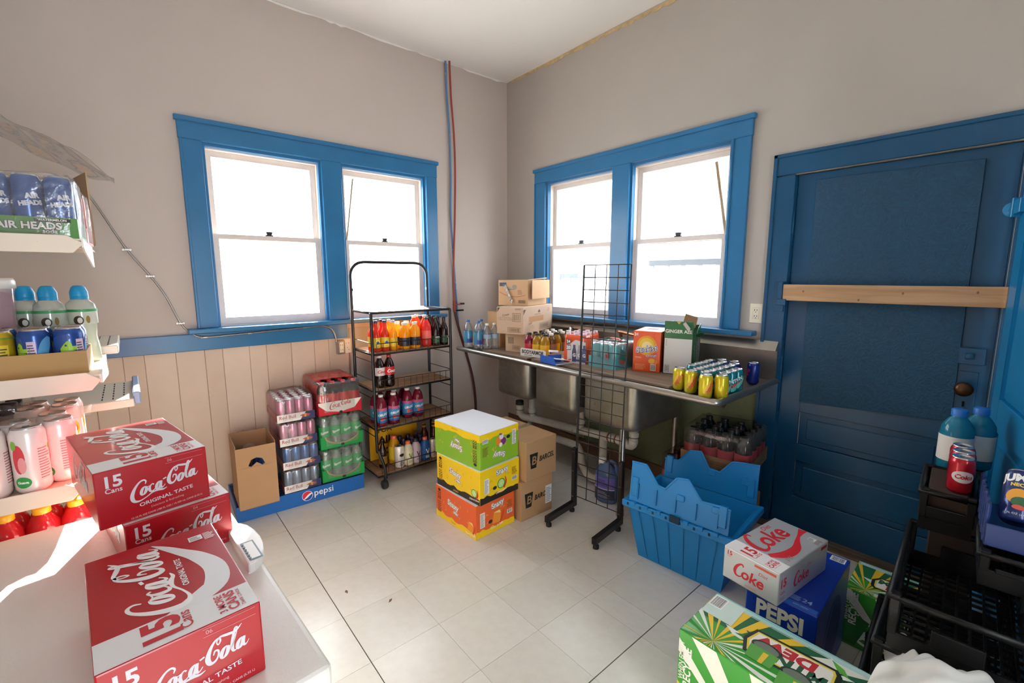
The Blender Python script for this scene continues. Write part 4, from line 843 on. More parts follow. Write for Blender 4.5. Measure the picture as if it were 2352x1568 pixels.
# ------------------------------------------------------------------ snack boxes on the open floor
def outline_text(p, s, x, y, size, rot=0, sx=1.0, fillc='#f7f2ee', dark='#3a2a30', bold=.0016, shear=.0):
    p.text(s, x, y, size, '#f7f2ee', bold * 2.9, shear, rot, sx); p.text(s, x, y, size, dark, bold * 2.2, shear, rot, sx); p.text(s, x, y, size, fillc, bold * .7, shear, rot, sx)
def jag(x0, x1, y0, y1, base, seed, n=12):
    rd = random.Random(seed); return [(x0, base), (x1, base)] + [(x1 - (x1 - x0) * k / n, y0 + (y1 - y0) * rd.random()) for k in range(n + 1)]
def snack(loc, rz, W, Dp, H, label, body, band, bandtop, flip, art):
    bm = mat('card_' + body, body, .4, coat=.1); R = thing('snack_box', label, 'snack box', loc, rz, group='stacked snack boxes'); F = box_faces(W, Dp, H)
    B().box(-W / 2, W / 2, -Dp / 2, Dp / 2, 0, H - .001, bm).build('box', R, bev=.002)
    B().box(-W / 2 + .001, W / 2 - .001, -Dp / 2 + .001, Dp / 2 - .001, H - .0015, H, mat('white_card', '#dfe2ea', .45)).build('lid_flaps', R)
    rot = 180 if flip else 0; rd = random.Random(len(label))
    for fc_, L in (('left', Dp), ('front', W)):
        p = Print(F[fc_]); p.poly(jag(.001, L - .001, .030, .048, .001, 3) if not bandtop else jag(.001, L - .001, H - .048, H - .030, H - .002, 4), band)
        for k in range(12):
            x, y, a = rd.uniform(.04, L - .04), rd.uniform(.06, H - .06), rd.random() * 3; p.stroke([(x, y, .003), (x + .018 * math.cos(a), y + .018 * math.sin(a), .004)], '#efb53a' if body != '#f2cc10' else '#d79a12', n=2)
        if fc_ == 'left':
            outline_text(p, 'Snaxy', L * (.45 if not flip else .5), H * (.62 if not flip else .42), .05, rot - (6 if not flip else 0), .92); outline_text(p, 'Max', L * .52, H * (.42 if not flip else .62), .022, rot - 6)
            xx = .03 if not flip else L - .05
            for k in range(2): p.text('SNAXY MAX', xx + .018 * k, H * .5, .024, '#6a3b14', .0005, 0, 90, 1)
            p.disc(xx + .01, H * (.88 if not flip else .12), .014, '#2b2b22', .009); p.lines(L * .4, H * .06 if not bandtop else H * .92, L * .55, H * .11 if not bandtop else H * .97, '#e9c23a' if band != '#f2cc10' else '#c9782c', 2)
            if not flip: art(p, L - .05, H * .30, .9)
        else:
            outline_text(p, 'Snaxy', L * (.55 if not flip else .48), H * (.80 if not flip else .26), .045, rot + 8 * (1 if not flip else -1), .9)
            p.rect(L * .10, H * .28 if not flip else H * .45, L * .22, H * .72 if not flip else H * .88, '#e9e6e2') if not flip else p.rect(L * .82, H * .42, L * .93, H * .86, '#e9e6e2')
            xs_ = L * .10 if not flip else L * .82; ys_ = H * .28 if not flip else H * .42; p.lines(xs_ + .003, ys_ + .005, xs_ + L * .11, ys_ + H * .42, '#7c7c80', 11)
            xb_ = L * .80 if not flip else L * .06; yb_ = H * (.36 if not flip else .72); p.rect(xb_, yb_, xb_ + L * .14, yb_ + H * .12, '#f3f0ea'); p.bars(xb_ + .003, yb_ + .003, xb_ + L * .14 - .003, yb_ + H * .11, '#33333a', 9)
            p.lines(L * .80 if not flip else L * .06, H * .55 if not flip else H * .35, L * .95 if not flip else L * .22, H * .78 if not flip else H * .62, '#7a5a20', 8)
            art(p, L * .52, H * (.42 if not flip else .66), 1.1)
            p.disc(L * .36 if not flip else L * .72, H * (.36 if not flip else .70), .016, '#2e2620', .011)
        p.build('print', R)
    return R
def art_lime(p, x, y, s): p.disc(x, y, .028 * s, '#2f8a2c'); p.disc(x, y, .023 * s, '#b8dc7c'); [p.stroke([(x, y, .002), (x + .02 * s * math.cos(a), y + .02 * s * math.sin(a), .002)], '#e8f4d0', n=1) for a in (0, 1.05, 2.1, 3.14, 4.2, 5.2)]; p.stroke([(x + .02 * s, y - .03 * s, .012), (x + .035 * s, y, .012), (x + .03 * s, y + .03 * s, .004)], '#c8341e'); p.text('Chile & Limon', x, y - .042 * s, .015, '#f2e0d0', .0006, .2, 5)
def art_cheese(p, x, y, s): p.poly([(x - .03 * s, y - .03 * s), (x + .025 * s, y - .035 * s), (x + .03 * s, y + .015 * s), (x - .02 * s, y + .03 * s)], '#f0962a'); p.poly([(x - .02 * s, y + .03 * s), (x + .03 * s, y + .015 * s), (x + .02 * s, y + .034 * s)], '#f6dc8a'); p.stroke([(x + .025 * s, y - .04 * s, .01), (x + .045 * s, y, .012), (x + .05 * s, y + .03 * s, .003)], '#d8461e'); p.text('Queso & Chile', x, y - .05 * s, .016, '#f6ead8', .0006, .2, 5)
def art_mix(p, x, y, s): p.disc(x - .012 * s, y, .024 * s, '#e8862c'); p.disc(x + .02 * s, y - .008 * s, .02 * s, '#7a2f86'); p.disc(x + .005 * s, y + .02 * s, .016 * s, '#eadcf0'); p.disc(x, y - .024 * s, .012 * s, '#f3ecd8'); p.text('Mix', x, y + .034 * s, .016, '#4a2a66', .0008)
bx = (1.528, 2.165)
snack((bx[0] - .002, bx[1] + .005, 0), 3, .30, .40, .207, 'orange snack box at the bottom of the stack of three', '#e8622a', '#f2cc10', False, False, art_cheese)
snack((bx[0] + .018, bx[1] - .003, .2075), 4.5, .315, .41, .204, 'yellow snack box in the middle of the stack of three', '#f2cc10', '#26201a', False, False, art_lime)
snack((bx[0] + .024, bx[1] + .015, .412), 6, .315, .415, .206, 'green snack box with white top, uppermost of the stack', '#86b82c', '#f2cc10', True, True, art_mix)
def card_box(name, loc, rz, W, Dp, H, label, m=None, seam=True):
    R = thing(name, label, 'carton', loc, rz); m = m or CARD
    B().box(-W / 2, W / 2, -Dp / 2, Dp / 2, 0, H, m).build('carton', R, bev=.003, seg=2)
    if seam:
        B().box(-W / 2, W / 2, -.001, .001, H, H + .0008, mat('card_seam', '#7d6044', .9)).build('seam', R); B().box(-W / 2 - .001, W / 2 + .001, -.022, .022, H + .0008, H + .0012, film('packing_tape', '#e8d6b8', .25, .2, .15)).build('tape', R)
    return R, box_faces(W, Dp, H)
for k, (dx, dy, z, H, lb) in enumerate(((0, 0, 0, .252, 'brown cardboard carton with stuck label, lower of the pair'), (.018, -.012, .253, .25, 'brown cardboard carton on top of the pair beside the snack boxes'))):
    R, F = card_box('snack_carton', (1.845 + dx, 2.185 + dy, z), -1 + 2 * k, .262, .49, H, lb, CARD)
    p = Print(F['front']); p.poly([(.040, .075), (.085, .075), (.10, .17), (.03, .17)], '#23211f'); p.text('B', .066, .122, .075, '#a8845e', .001, .1); p.text('BARCEL', .175, .125, .045, '#262320', .0016, .25, 3, .82)
    if k == 0: p.rect(.205, .055, .258, .175, '#e4e6e8'); p.lines(.21, .065, .255, .165, '#8c9094', 9)
    p.build('print', R)

# ------------------------------------------------------------------ blue tote with two flap lids
TB = mat('tote_blue', '#0c7cc0', .42, bump=(160, .25)); TBD = mat('tote_blue_rib', '#0b6eae', .45)
R = thing('lidded_tote', 'blue plastic tote with both toothed lid flaps standing open', 'tote', (2.142, 1.085, 0), 5.5)
L_, Wd, Ht = .53, .385, .325; b = B(); t = .005; tp = .05
for sx, nm in ((-1, 'f'), (1, 'b')): b.add([(sx * (Wd / 2 - tp), -(L_ / 2 - tp), 0), (sx * (Wd / 2 - tp), (L_ / 2 - tp), 0), (sx * Wd / 2, L_ / 2, Ht), (sx * Wd / 2, -L_ / 2, Ht), (sx * (Wd / 2 - tp - t), -(L_ / 2 - tp), t), (sx * (Wd / 2 - tp - t), (L_ / 2 - tp), t), (sx * (Wd / 2 - t), L_ / 2, Ht), (sx * (Wd / 2 - t), -L_ / 2, Ht)], [(0, 1, 2, 3), (4, 5, 6, 7), (0, 3, 7, 4), (1, 2, 6, 5), (3, 2, 6, 7)], TB)
for sy in (-1, 1): b.add([(-(Wd / 2 - tp), sy * (L_ / 2 - tp), 0), ((Wd / 2 - tp), sy * (L_ / 2 - tp), 0), (Wd / 2, sy * L_ / 2, Ht), (-Wd / 2, sy * L_ / 2, Ht), (-(Wd / 2 - tp), sy * (L_ / 2 - tp - t), t), ((Wd / 2 - tp), sy * (L_ / 2 - tp - t), t), (Wd / 2, sy * (L_ / 2 - t), Ht), (-Wd / 2, sy * (L_ / 2 - t), Ht)], [(0, 1, 2, 3), (4, 5, 6, 7), (0, 3, 7, 4), (1, 2, 6, 5), (3, 2, 6, 7)], TB)
b.box(-(Wd / 2 - tp), Wd / 2 - tp, -(L_ / 2 - tp), L_ / 2 - tp, 0, t, TB); b.build('body', R)
b = B().box(-Wd / 2 - .022, -Wd / 2 + .002, -L_ / 2 - .02, L_ / 2 + .02, Ht - .035, Ht, TB).box(Wd / 2 - .002, Wd / 2 + .022, -L_ / 2 - .02, L_ / 2 + .02, Ht - .035, Ht, TB).box(-Wd / 2, Wd / 2, -L_ / 2 - .02, -L_ / 2 + .002, Ht - .035, Ht, TB).box(-Wd / 2, Wd / 2, L_ / 2 - .002, L_ / 2 + .02, Ht - .035, Ht, TB); b.build('rim', R, bev=.004)
for k in range(6):
    y = -.2 + .08 * k; B().add([(-Wd / 2 + tp - .004, y * .81 - .0015, .01), (-Wd / 2 + tp - .004, y * .81 + .0015, .01), (-Wd / 2 - .004, y + .0015, Ht - .035), (-Wd / 2 - .004, y - .0015, Ht - .035), (-Wd / 2 + tp + .002, y * .81, .01), (-Wd / 2 + .002, y, Ht - .035)], [(0, 1, 2, 3), (0, 3, 5, 4), (1, 4, 5, 2), (0, 4, 1), (3, 2, 5)], TBD).build('rib', R)
def flap(side, prof, lean, name):
    """side -1 front (toward camera) / +1 back; prof: list of (y, height)"""
    f = bpy.data.objects.new(name, None); COL.objects.link(f); f.parent = R; f.location = (side * (Wd / 2 + .006), 0, Ht + .004); f.rotation_euler = (0, lean, 0)
    B().prism([(-.25, .0), (.25, .0)] + prof, -.003, .003, TB, ax='x').build('panel', f, bev=.0012)
    top = prof[::-1]
    b = B()
    for i in range(len(prof) - 1):
        a, c = prof[i], prof[i + 1]; b.tube([(.0, a[0], a[1] - .002), (.0, c[0], c[1] - .002)], .006, TB, 6)
    b.build('edge_bead', f)
    for y in (-.22, .22): B().box(-.012, .012, y - .018, y + .018, .03, .13, TB).build('side_lug', f, bev=.003)
    for k in range(5): B().box(side * .003, side * .012, -.2 + .1 * k - .002, -.2 + .1 * k + .002, .02, .10, TBD).build('rib', f)
    for y in (-.02, -.19): B().box(-.012, .012, y - .02, y + .02, .085, .115, TB).build('catch', f, bev=.003)
    return f
flap(-1, [(.25, .20), (.18, .205), (.135, .205), (.10, .125), (.06, .115), (.0, .185), (-.06, .20), (-.115, .11), (-.20, .115), (-.25, .12)][::1] if False else [(.25, .20), (.17, .205), (.10, .12), (.06, .112), (.005, .19), (-.05, .20), (-.12, .112), (-.22, .118), (-.25, .11)][::1] if False else [(-.25, .12), (-.22, .125), (-.12, .118), (-.05, .20), (.005, .192), (.06, .118), (.10, .125), (.17, .21), (.25, .205)][::-1] if False else [(.25, .205), (.17, .21), (.10, .125), (.06, .118), (.005, .192), (-.05, .20), (-.12, .118), (-.22, .125), (-.25, .12)], .10, 'front_flap')
flap(1, [(.25, .11), (.17, .115), (.11, .19), (.05, .20), (.0, .12), (-.06, .115), (-.12, .19), (-.19, .20), (-.25, .205)], .10, 'back_flap')
hb = B()
for k, y in enumerate((-.2, -.13, -.06, .01, .08, .15, .22)): B().box(-Wd / 2 - .026, -Wd / 2 - .004, y - .012, y + .012, Ht - .012, Ht + .006, TB).build('hinge', R, bev=.002); B().box(-Wd / 2 - .0235, -Wd / 2 - .02, y + .024, y + .034, Ht - .02, Ht - .006, mat('hinge_slot', '#0e2f46', .8)).build('hinge_slot', R)
B().box(-Wd / 2 - .027, -Wd / 2 - .018, -.03, .02, Ht - .022, Ht + .012, mat('hinge_slot')).build('latch_slot', R)
YJ = liquid('yellow_juice', '#c8902a', .3)
pro = bottle('drink_bottle', JUICE_P, YJ, 'yellow-capped bottle standing inside the blue tote', 'bottle', lab=(.04, .12, mat('white_label', '#e4e2da', .45)), capc='#e0a82e', group='bottles in the blue tote', s=1.25, cap_h=.02)
for k, (x, y) in enumerate(((2.17, 1.10), (2.165, .985), (2.09, 1.18), (2.205, 1.205))):
    o = pro if k == 0 else copy_tree(pro); put(o, (x, y, .006), 30 * k)
# ------------------------------------------------------------------ bottles on the rolling rack
def row(pro, spots, labels=None, group=None, jit=0):
    for k, s_ in enumerate(spots):
        o = pro if k == 0 else copy_tree(pro)
        put(o, s_, (k * 47) % 360 if jit else 0, labels[k] if labels else None, group)
z = SHZ[3] + .0035
ORL = liquid('orange_red', '#d8452a', .4); YEL = liquid('yellow', '#f0b41e', .45); ORG = liquid('orange', '#f2702a', .45); PNK = liquid('pink_red', '#ea4a48', .45); DRK = liquid('dark_brown', '#2a1512', .12, .06)
YLB = mat('yellow_label', '#e2bf2e', .4); DLB = mat('dark_label', '#2b2a33', .4); WLB = mat('white_label', '#e4e2da', .45); GNB = mat('green_dark_label', '#22402a', .4)
pro = bottle('fruit_soda_bottle', GLASSB_P, ORL, 'x', 'bottle', (.03, .10, YLB), '#2a2f55', s=1.0, prints=lambda p: (p.disc(0, .035, .018, '#f0d860'), p.disc(0, .035, .011, '#2f6ab0')))
row(pro, [(1.285, 2.985, z), (1.35, 2.985, z), (1.29, 3.06, z), (1.36, 3.06, z)], ['red-orange soda bottle with yellow label at the front left rack corner', 'red-orange soda bottle second from the left on the top rack shelf', 'red-orange soda bottle behind the front left corner of the rack', 'red-orange soda bottle behind the second one on the rack'], 'red-orange soda bottles on the top rack shelf')
pro = bottle('fruit_soda_bottle', GLASSB_P, YEL, 'x', 'bottle', (.03, .09, YLB), '#c8ccd2', s=.98)
row(pro, [(1.415, 2.99, z), (1.425, 3.075, z)], ['pale yellow soda bottle just behind the front left rack post', 'pale yellow soda bottle at the back near the left rack post'], 'yellow soda bottles on the rack')
pro = bottle('juice_bottle', ROUND_P, YEL, 'x', 'bottle', (.02, .075, DLB), '#e8e4da', s=1.12, cap_h=.018)
row(pro, [(1.502, 2.985, z), (1.582, 2.98, z), (1.49, 3.075, z), (1.565, 3.075, z)], ['round yellow juice bottle left of its twin on the top rack shelf', 'round yellow juice bottle right of its twin on the top rack shelf', 'yellow juice bottle behind the left round one', 'yellow juice bottle behind the right round one'], 'round yellow juice bottles on the rack')
pro = bottle('orange_soda_bottle', COLA_P, ORG, 'x', 'bottle', (.05, .12, mat('red_orange_label', '#e23a26', .4)), '#f0ece6', s=1.05)
row(pro, [(1.63, 3.08, z), (1.715, 3.07, z), (1.69, 3.15, z)], ['tall orange soda bottle with white cap left of the pink one', 'tall orange soda bottle behind the pink one', 'tall orange soda bottle at the back of the top rack shelf'], 'tall orange soda bottles on the rack')
pro = bottle('pink_soda_bottle', COLA_P, PNK, 'tall pink-red soda bottle with dark cap on the top rack shelf', 'bottle', (.06, .12, mat('pink_label', '#ee6a60', .4)), '#3a4a52', s=1.0); put(pro, (1.685, 2.99, z))
pro = bottle('malt_bottle', GLASSB_P, DRK, 'x', 'bottle', (.02, .075, GNB), '#2a2a2c', cap_h=.01, s=1.02, prints=lambda p: (p.rect(-.02, .035, .02, .05, '#c8d2c0'), p.poly([(-.012, .012), (0, .03), (.012, .012)], '#4f9a52')))
sp = [(1.755, 2.975, z), (1.825, 2.97, z)] + [(1.75 + .068 * i + .0 * j, 3.045 + .068 * j, z) for j in range(3) for i in range(2)]
row(pro, sp, ['dark glass malt bottle at the front of the dark group on the rack', 'dark glass malt bottle in the front right corner of the top rack shelf'] + ['dark glass malt bottle standing in the rows behind the front pair'] * 6, 'dark malt bottles on the top rack shelf', 1)
z = SHZ[2] + .0035
for x, y, c, lb in ((1.285, 2.995, '#e8e2de', 'cola bottle with white label and pale cap on the second rack shelf'), (1.355, 2.99, '#c8202a', 'cola bottle with red label and red cap on the second rack shelf')):
    pro = bottle('cola_bottle', COLA_P, liquid('cola', '#241012', .1, .08), lb, 'bottle', (.085, .14, mat('white_red_label', '#ded2d0', .4) if c != '#c8202a' else mat('cola_label')), c, s=1.05, prints=(lambda p: p.text('Coca', 0, .028, .03, '#c61f2b', .001, .3)) if c != '#c8202a' else (lambda p: p.text('Coca', 0, .028, .03, '#f2ecec', .001, .3))); put(pro, (x + .02, y, z))
z = SHZ[1] + .0035
MAG = liquid('berry', '#8e1f3a', .35)
pro = bottle('berry_drink_bottle', JUICE_P, MAG, 'x', 'bottle', (.03, .135, mat('aqua_label', '#3a8cc0', .4)), '#ece8e4', s=.98, prints=lambda p: (p.wrap(-.12, .085, .12, .104, '#c85a86'), p.text('ORUAJA', 0, .058, .022, '#f2f4f4', .001, 0, 10), p.disc(-.012, .028, .013, '#e0532e'), p.disc(.012, .03, .011, '#d23a52'), p.wrap(-.12, 0, .12, .012, '#2a62a8')))
sp = [(1.300, 2.985), (1.395, 2.985), (1.44, 3.07), (1.535, 3.045), (1.615, 3.03), (1.30, 3.075), (1.36, 3.15), (1.45, 3.16), (1.55, 3.135)]
nm = ['berry drink bottle in the front left corner of the third rack shelf', 'berry drink bottle second from the left at the front of the third shelf', 'berry drink bottle set back in the middle of the berry group', 'berry drink bottle second from the right in the berry group', 'berry drink bottle at the right end of the berry group']
row(pro, [(a, c, z) for a, c in sp], nm + ['berry drink bottle at the back of the third rack shelf'] * 4, 'berry drink bottles on the rack')
z = SHZ[0] + .0035
def tallcan(col, label, x, y, h=.155, r=.033, tx=None, tc='#222222', m=None):
    o = can('tall_can', col, label, 'can', r, h, (lambda p: (p.text(tx, 0, h * .45, .022, tc, .001, 0, 90) if tx else p.disc(0, h * .6, .02, tc, .012), p.lines(-.02, .02, .02, .06, tc, 5))), m=m); put(o, (x, y, z), 8); return o
def smoothie(col, label, x, y, capc, tc):
    o = bottle('smoothie_bottle', ROUND_P, mat('smooth_' + col, col, .3, trl=.15), label, 'bottle', (.02, .11, mat('lab_' + col, col, .4)), capc, s=1.05, cap_h=.02, prints=lambda p: (p.poly([(-.018, .075), (0, .03), (.018, .075), (.01, .075), (0, .05), (-.01, .075)], tc), p.lines(-.02, .005, .02, .025, tc, 3))); put(o, (x, y, z), 5)
tallcan('#ece6e0', 'tall white can with black oval at the left of the bottom shelf row', 1.425, 2.985, .165, .036, None, '#2a1a1a')
smoothie('#d8d0b0', 'cream bottle with orange cap on the bottom rack shelf', 1.497, 2.985, '#e8703a', '#6a8a3a')
smoothie('#c8b8c4', 'pale mauve bottle with dark cap on the bottom rack shelf', 1.565, 2.99, '#2a2438', '#5a2a5a')
smoothie('#1f5fa8', 'blue bottle with coral cap on the bottom rack shelf', 1.64, 2.985, '#ea6a52', '#f0f2f4')
tallcan('#d8d2cc', 'tall silver can right of the blue bottle on the rack', 1.712, 2.99, .15, .031, 'COLD', '#8a4a4a')
tallcan('#e6e0da', 'tall white can half hidden by the green snack box', 1.78, 2.985, .15, .031, None, '#3a3a3a')
pro = bottle('smoothie_bottle', ROUND_P, liquid('purple', '#2a1c3a', .1), 'x', 'bottle', (.02, .1, mat('lab_purple', '#3a2a50', .4)), '#2a2440', s=1.05, cap_h=.02)
row(pro, [(1.50 + .07 * i, 3.06 + .065 * j, z) for j in range(2) for i in range(3)], ['dark purple bottle in the middle rows of the bottom rack shelf'] * 6, 'dark purple bottles on the bottom rack shelf')
o = bottle('yellow_bottle', ROUND_P, YEL, 'tall yellow bottle with coral cap standing before the yellow sign', 'bottle', (.03, .11, YLB), '#ea6a52', s=1.25, cap_h=.022); put(o, (1.43, 3.08, z))
o = bottle('malt_bottle', GLASSB_P, DRK, 'dark bottle with black cap alone left on the bottom rack shelf', 'bottle', (.03, .09, mat('gold_label', '#8a6a2a', .4)), '#16161a', s=1.0); put(o, (1.33, 3.06, z))
pro = bottle('malt_bottle', GLASSB_P, liquid('amber', '#5a2c1a', .2, .06), 'x', 'bottle', (.03, .09, DLB), '#c8a23a', s=1.08, cap_h=.01)
row(pro, [(1.70, 3.10, z), (1.77, 3.07, z), (1.74, 3.17, z), (1.81, 3.14, z)], ['amber bottle with gold cap at the back right of the bottom rack shelf'] * 4, 'amber bottles on the bottom rack shelf')
R = thing('price_sign', 'yellow cardboard sign with black lettering behind the bottom rack shelf', 'sign', (1.50, 3.225, z), 0)
B().box(-.20, .2, -.002, .002, 0, .27, mat('sign_yellow', '#e2a81c', .5)).build('board', R)
p = Print(face_fn((-.20, -.002, 0), (1, 0, 0), (0, 0, 1))); p.text('TOA', .12, .225, .06, '#1c1a16', .001); p.text('AIL', .13, .14, .085, '#1c1a16', .003); p.text('S2', .13, .05, .07, '#1c1a16', .0025); p.build('lettering', R)

# ------------------------------------------------------------------ goods on the sink
zw = zt + .0015
WL = liquid('water', '#cfe2ee', .6, .05); FIJ = mat('aqua_blue_label', '#4aa8cc', .35)
pro = bottle('water_bottle', WATER_P, None, 'x', 'bottle', (.035, .125, film('aqua_print', '#4a9ec8', .75, .15, .1)), '#2f6fb8', s=1.12, clear=PETW, prints=lambda p: (p.wrap(-.035, 0, .035, .035, '#2a4aa0', 6), p.poly([(.005, .01), (.022, .02), (.034, .012), (.03, .035), (.036, .05), (.02, .045), (.008, .055), (.008, .035)], '#b8304a')))
row(pro, [(2.178, 3.155, ZB), (2.185, 3.02, ZB), (2.29, 3.12, ZB)], ['water bottle with aqua print at the far left end of the sink', 'water bottle with red flower print second from the sink end', 'water bottle with tall blue cap behind the aqua pair'], 'printed water bottles on the sink')
pro = bottle('water_bottle', WATER_P, None, 'x', 'bottle', (.085, .12, mat('water_blue_label', '#9ab4cc', .35)), '#f0f0ee', s=1.02, clear=PETW)
row(pro, [(2.235, 2.965, ZB), (2.305, 2.955, ZB)], ['clear water bottle with white cap, left of its twin', 'clear water bottle with white cap beside the brown carton'], 'white-capped water bottles on the sink')
R, F = card_box('brown_carton', (2.455, 3.04, ZB), -6, .17, .2, .295, 'plain brown carton behind the white-capped water bottles')
def crush_print(p, W, H, s=1.0, win=True):
    p.text('CLUSTERS', W * .35, H * .56, .030 * s, '#5a4634', .0016); p.text('CLUSTERS', W * .35, H * .56, .030 * s, '#cdb191', .0006); p.text('Crown', W * .34, H * .56 + .03 * s, .022 * s, '#5a4634', .0004, .3, 12)
    p.rect(W * .42, H * .07, W * .92, H * .25, '#5a4634'); p.rect(W * .43, H * .085, W * .91, H * .235, '#cdb191'); p.bars(W * .46, H * .10, W * .88, H * .22, '#6b543e', 20)
    p.poly([(.006, H - .006), (.03, H - .006), (.006, H - .04)], '#5a4634'); p.lines(W * .7, H * .9, W * .95, H * .97, '#7a6450', 3)
R, F = card_box('snack_carton', (2.422, 2.711, ZB), 10.4, .24, .2, .149, 'short pale carton with a small window print under the big one', CARD2, False)
p = Print(F['left']); p.rect(.03, .065, .085, .115, '#7a6652'); p.rect(.035, .068, .08, .112, '#9a836b'); p.rect(.07, .02, .15, .052, '#5a4634'); p.rect(.072, .022, .148, .05, '#c4a888'); p.bars(.078, .025, .142, .047, '#6b543e', 16); p.build('print', R)
R, F = card_box('snack_carton', (2.496, 2.776, ZB + .1495), 21, .55, .232, .21, 'big pale carton with barcodes in the middle of the stack', mat('pinkish_card', '#c9ab92', .7, var=(4, .04)), False)
p = Print(F['left']); crush_print(p, .232, .21); p.rect(.14, .10, .21, .165, '#5a4634'); p.rect(.143, .103, .207, .162, '#cdb191'); p.bars(.148, .108, .202, .157, '#7a634c', 12); p.build('print', R)
p = Print(F['front']); p.text('CLUSTERS', .13, .045, .032, '#5a4634', .0016); p.text('CLUSTERS', .13, .045, .032, '#d3b59c', .0006); p.text('Crown', .12, .075, .022, '#5a4634', .0004, .3, 10); p.rect(.10, .085, .37, .13, '#c08f68'); p.rect(.29, .02, .47, .065, '#5a4634'); p.rect(.293, .023, .467, .062, '#d3b59c'); p.bars(.30, .027, .46, .058, '#6b543e', 18); p.poly([(.26, .165), (.285, .18), (.31, .165), (.30, .155), (.27, .155)], '#6b543e'); p.lines(.2, .138, .35, .15, '#8a7460', 2); p.poly([(.006, .19), (.05, .19), (.006, .15)], '#5a4634'); p.lines(.44, .155, .49, .19, '#b08068', 4); p.build('print', R)
R, F = card_box('dish_carton', (2.541, 2.861, ZB + .36), 21, .36, .27, .205, 'open tan carton with torn tape and red curve on top of the stack', mat('tan_card', '#bf9a72', .7, var=(4, .05)), False)
p = Print(F['left']); p.rect(.012, .155, .075, .185, '#3c4460'); p.stroke([(.01, .11, .004), (.08, .08, .004), (.17, .072, .004), (.25, .085, .003)], '#a8402e'); p.disc(.15, .15, .022, '#8f8878', .018); p.disc(.11, .14, .016, '#9c9484', .014); p.stroke([(.09, .13, .01), (.13, .13, .006), (.16, .13, .002)], '#7d7668'); p.bars(.185, .02, .25, .045, '#5a4634', 14); p.lines(.18, .09, .22, .13, '#8a6a4a', 4); p.build('print', R)
B().prism([(-.18, .205), (.17, .215), (.17, .225), (-.18, .21)], -.139, -.136, CARD2, ax='y').build('raised_flap', R)
b = B().box(-.165, .165, -.168, -.164, .055, .205, mat('flap_inside', '#d8aa82', .75)); b.build('hanging_flap', R, label='pale inner flap folded out')
TAPE = film('crumpled_clear_tape', '#f2efe8', .35, .4, .15, bump=(60, 1.0))
b = B().grid(lambda u, v: (-.183 - .008 * abs(math.sin(9 * v + 4 * u)), .06 - .07 * v + .03 * u, .03 + .13 * (1 - v) + .012 * math.sin(8 * u)), 8, 12, TAPE); b.build('loose_tape', R)
# tray of sports drinks
R = thing('drink_tray', 'white-fronted cardboard tray filled with sports drinks', 'tray', (2.451, 2.457, ZB), 9.3); tray(R, .40, .236, .03, CARD2, .003)
B().prism([(-.118, .0), (.118, .0), (.118, .05), (.11, .06), (-.10, .06), (-.118, .052)], -.2035, -.2005, mat('white_print_card', '#e4e2de', .5), ax='x').build('front_lip', R)
p = Print(face_fn((-.2035, .118, 0), (0, -1, 0), (0, 0, 1)), .0004); p.text('BODYARMOR', .115, .034, .038, '#2a2c34', .0014, 0, 0, .86); p.text('SPORTS DRINK', .075, .010, .011, '#4a4c54', .0003); p.build('lettering', R)
B().prism([(-.05, .0), (.06, .045), (.06, .062), (-.05, .03)], .118, .121, CARD2, ax='y').build('torn_side', R)
kinds = [('#8e1c3a', '#b8283e'), ('#caa022', '#e0b21e'), ('#caa022', '#e0b21e'), ('#8a5a2a', '#c89a3a')]
for i in range(5):
    for j in range(3):
        a = math.radians(9.3); lx, ly = -.152 + .076 * i, .074 - .074 * j; X_, Y_ = 2.451 + lx * math.cos(a) - ly * math.sin(a), 2.457 + lx * math.sin(a) + ly * math.cos(a)
        if i == 0 and j == 0: q1 = bottle('sports_drink', ROUND_P, liquid('crimson', '#8e1c3a', .3), 'crimson sports drink with black cap at the tray corner', 'bottle', (.02, .09, mat('crimson_label', '#b8283e', .4)), '#17171a', s=1.0); put(q1, (X_, Y_, ZB + .004)); continue
        c = 'y' if (i < 3 and not (i + j) % 4 == 3) else 'b'
        key = 'sp_' + c
        if key not in globals():
            globals()[key] = bottle('sports_drink', ROUND_P, liquid('amber_' + c, '#b88a1c' if c == 'y' else '#7a5230', .35), 'x', 'bottle', (.02, .09, mat('lab_sport_' + c, '#e0b21e' if c == 'y' else '#8a6a4c', .4)), '#17171a' if c == 'y' else '#e8e6e2', s=1.0, prints=lambda p: p.rect(-.006, .01, .006, .07, '#2c2a2a')); o = globals()[key]
        else: o = copy_tree(globals()[key])
        put(o, (X_, Y_, ZB + .004), (i * 31 + j * 17) % 90, 'yellow sports drink with black cap in the white-fronted tray' if c == 'y' else 'brown iced tea bottle with white cap in the white-fronted tray', 'yellow sports drinks in the tray' if c == 'y' else 'brown tea bottles in the tray')
# flattened blue and white box with papers
R = thing('folded_box', 'flattened blue and white box with papers beside the orange bottle pack', 'box', (2.22, 2.165, ZB), -8)
BB = mat('box_blue', '#1c57b4', .45); b = B().prism([(-.06, 0), (.055, 0), (.055, .055), (-.06, .06)], -.002, .002, BB, ax='y'); b.T = Matrix(); b.build('blue_side', R, bev=.0005)
B().prism([(-.09, .0), (.09, .0), (.09, .05), (-.06, .05)], -.062, -.059, BB, ax='x').build('blue_end', R)
B().box(-.058, .09, -.085, .085, .0, .004, mat('white_card')).build('base', R)
b = B(); b.T = Matrix.Rotation(.18, 4, 'Y'); b.box(-.05, .10, -.07, .075, .03, .033, mat('paper', '#e8e6ee', .6)); b.build('papers', R)
b = B().tube([(-.01, .06, .075), (.05, .03, .07)], .008, mat('white_plastic')); b.build('marker_pen', R)
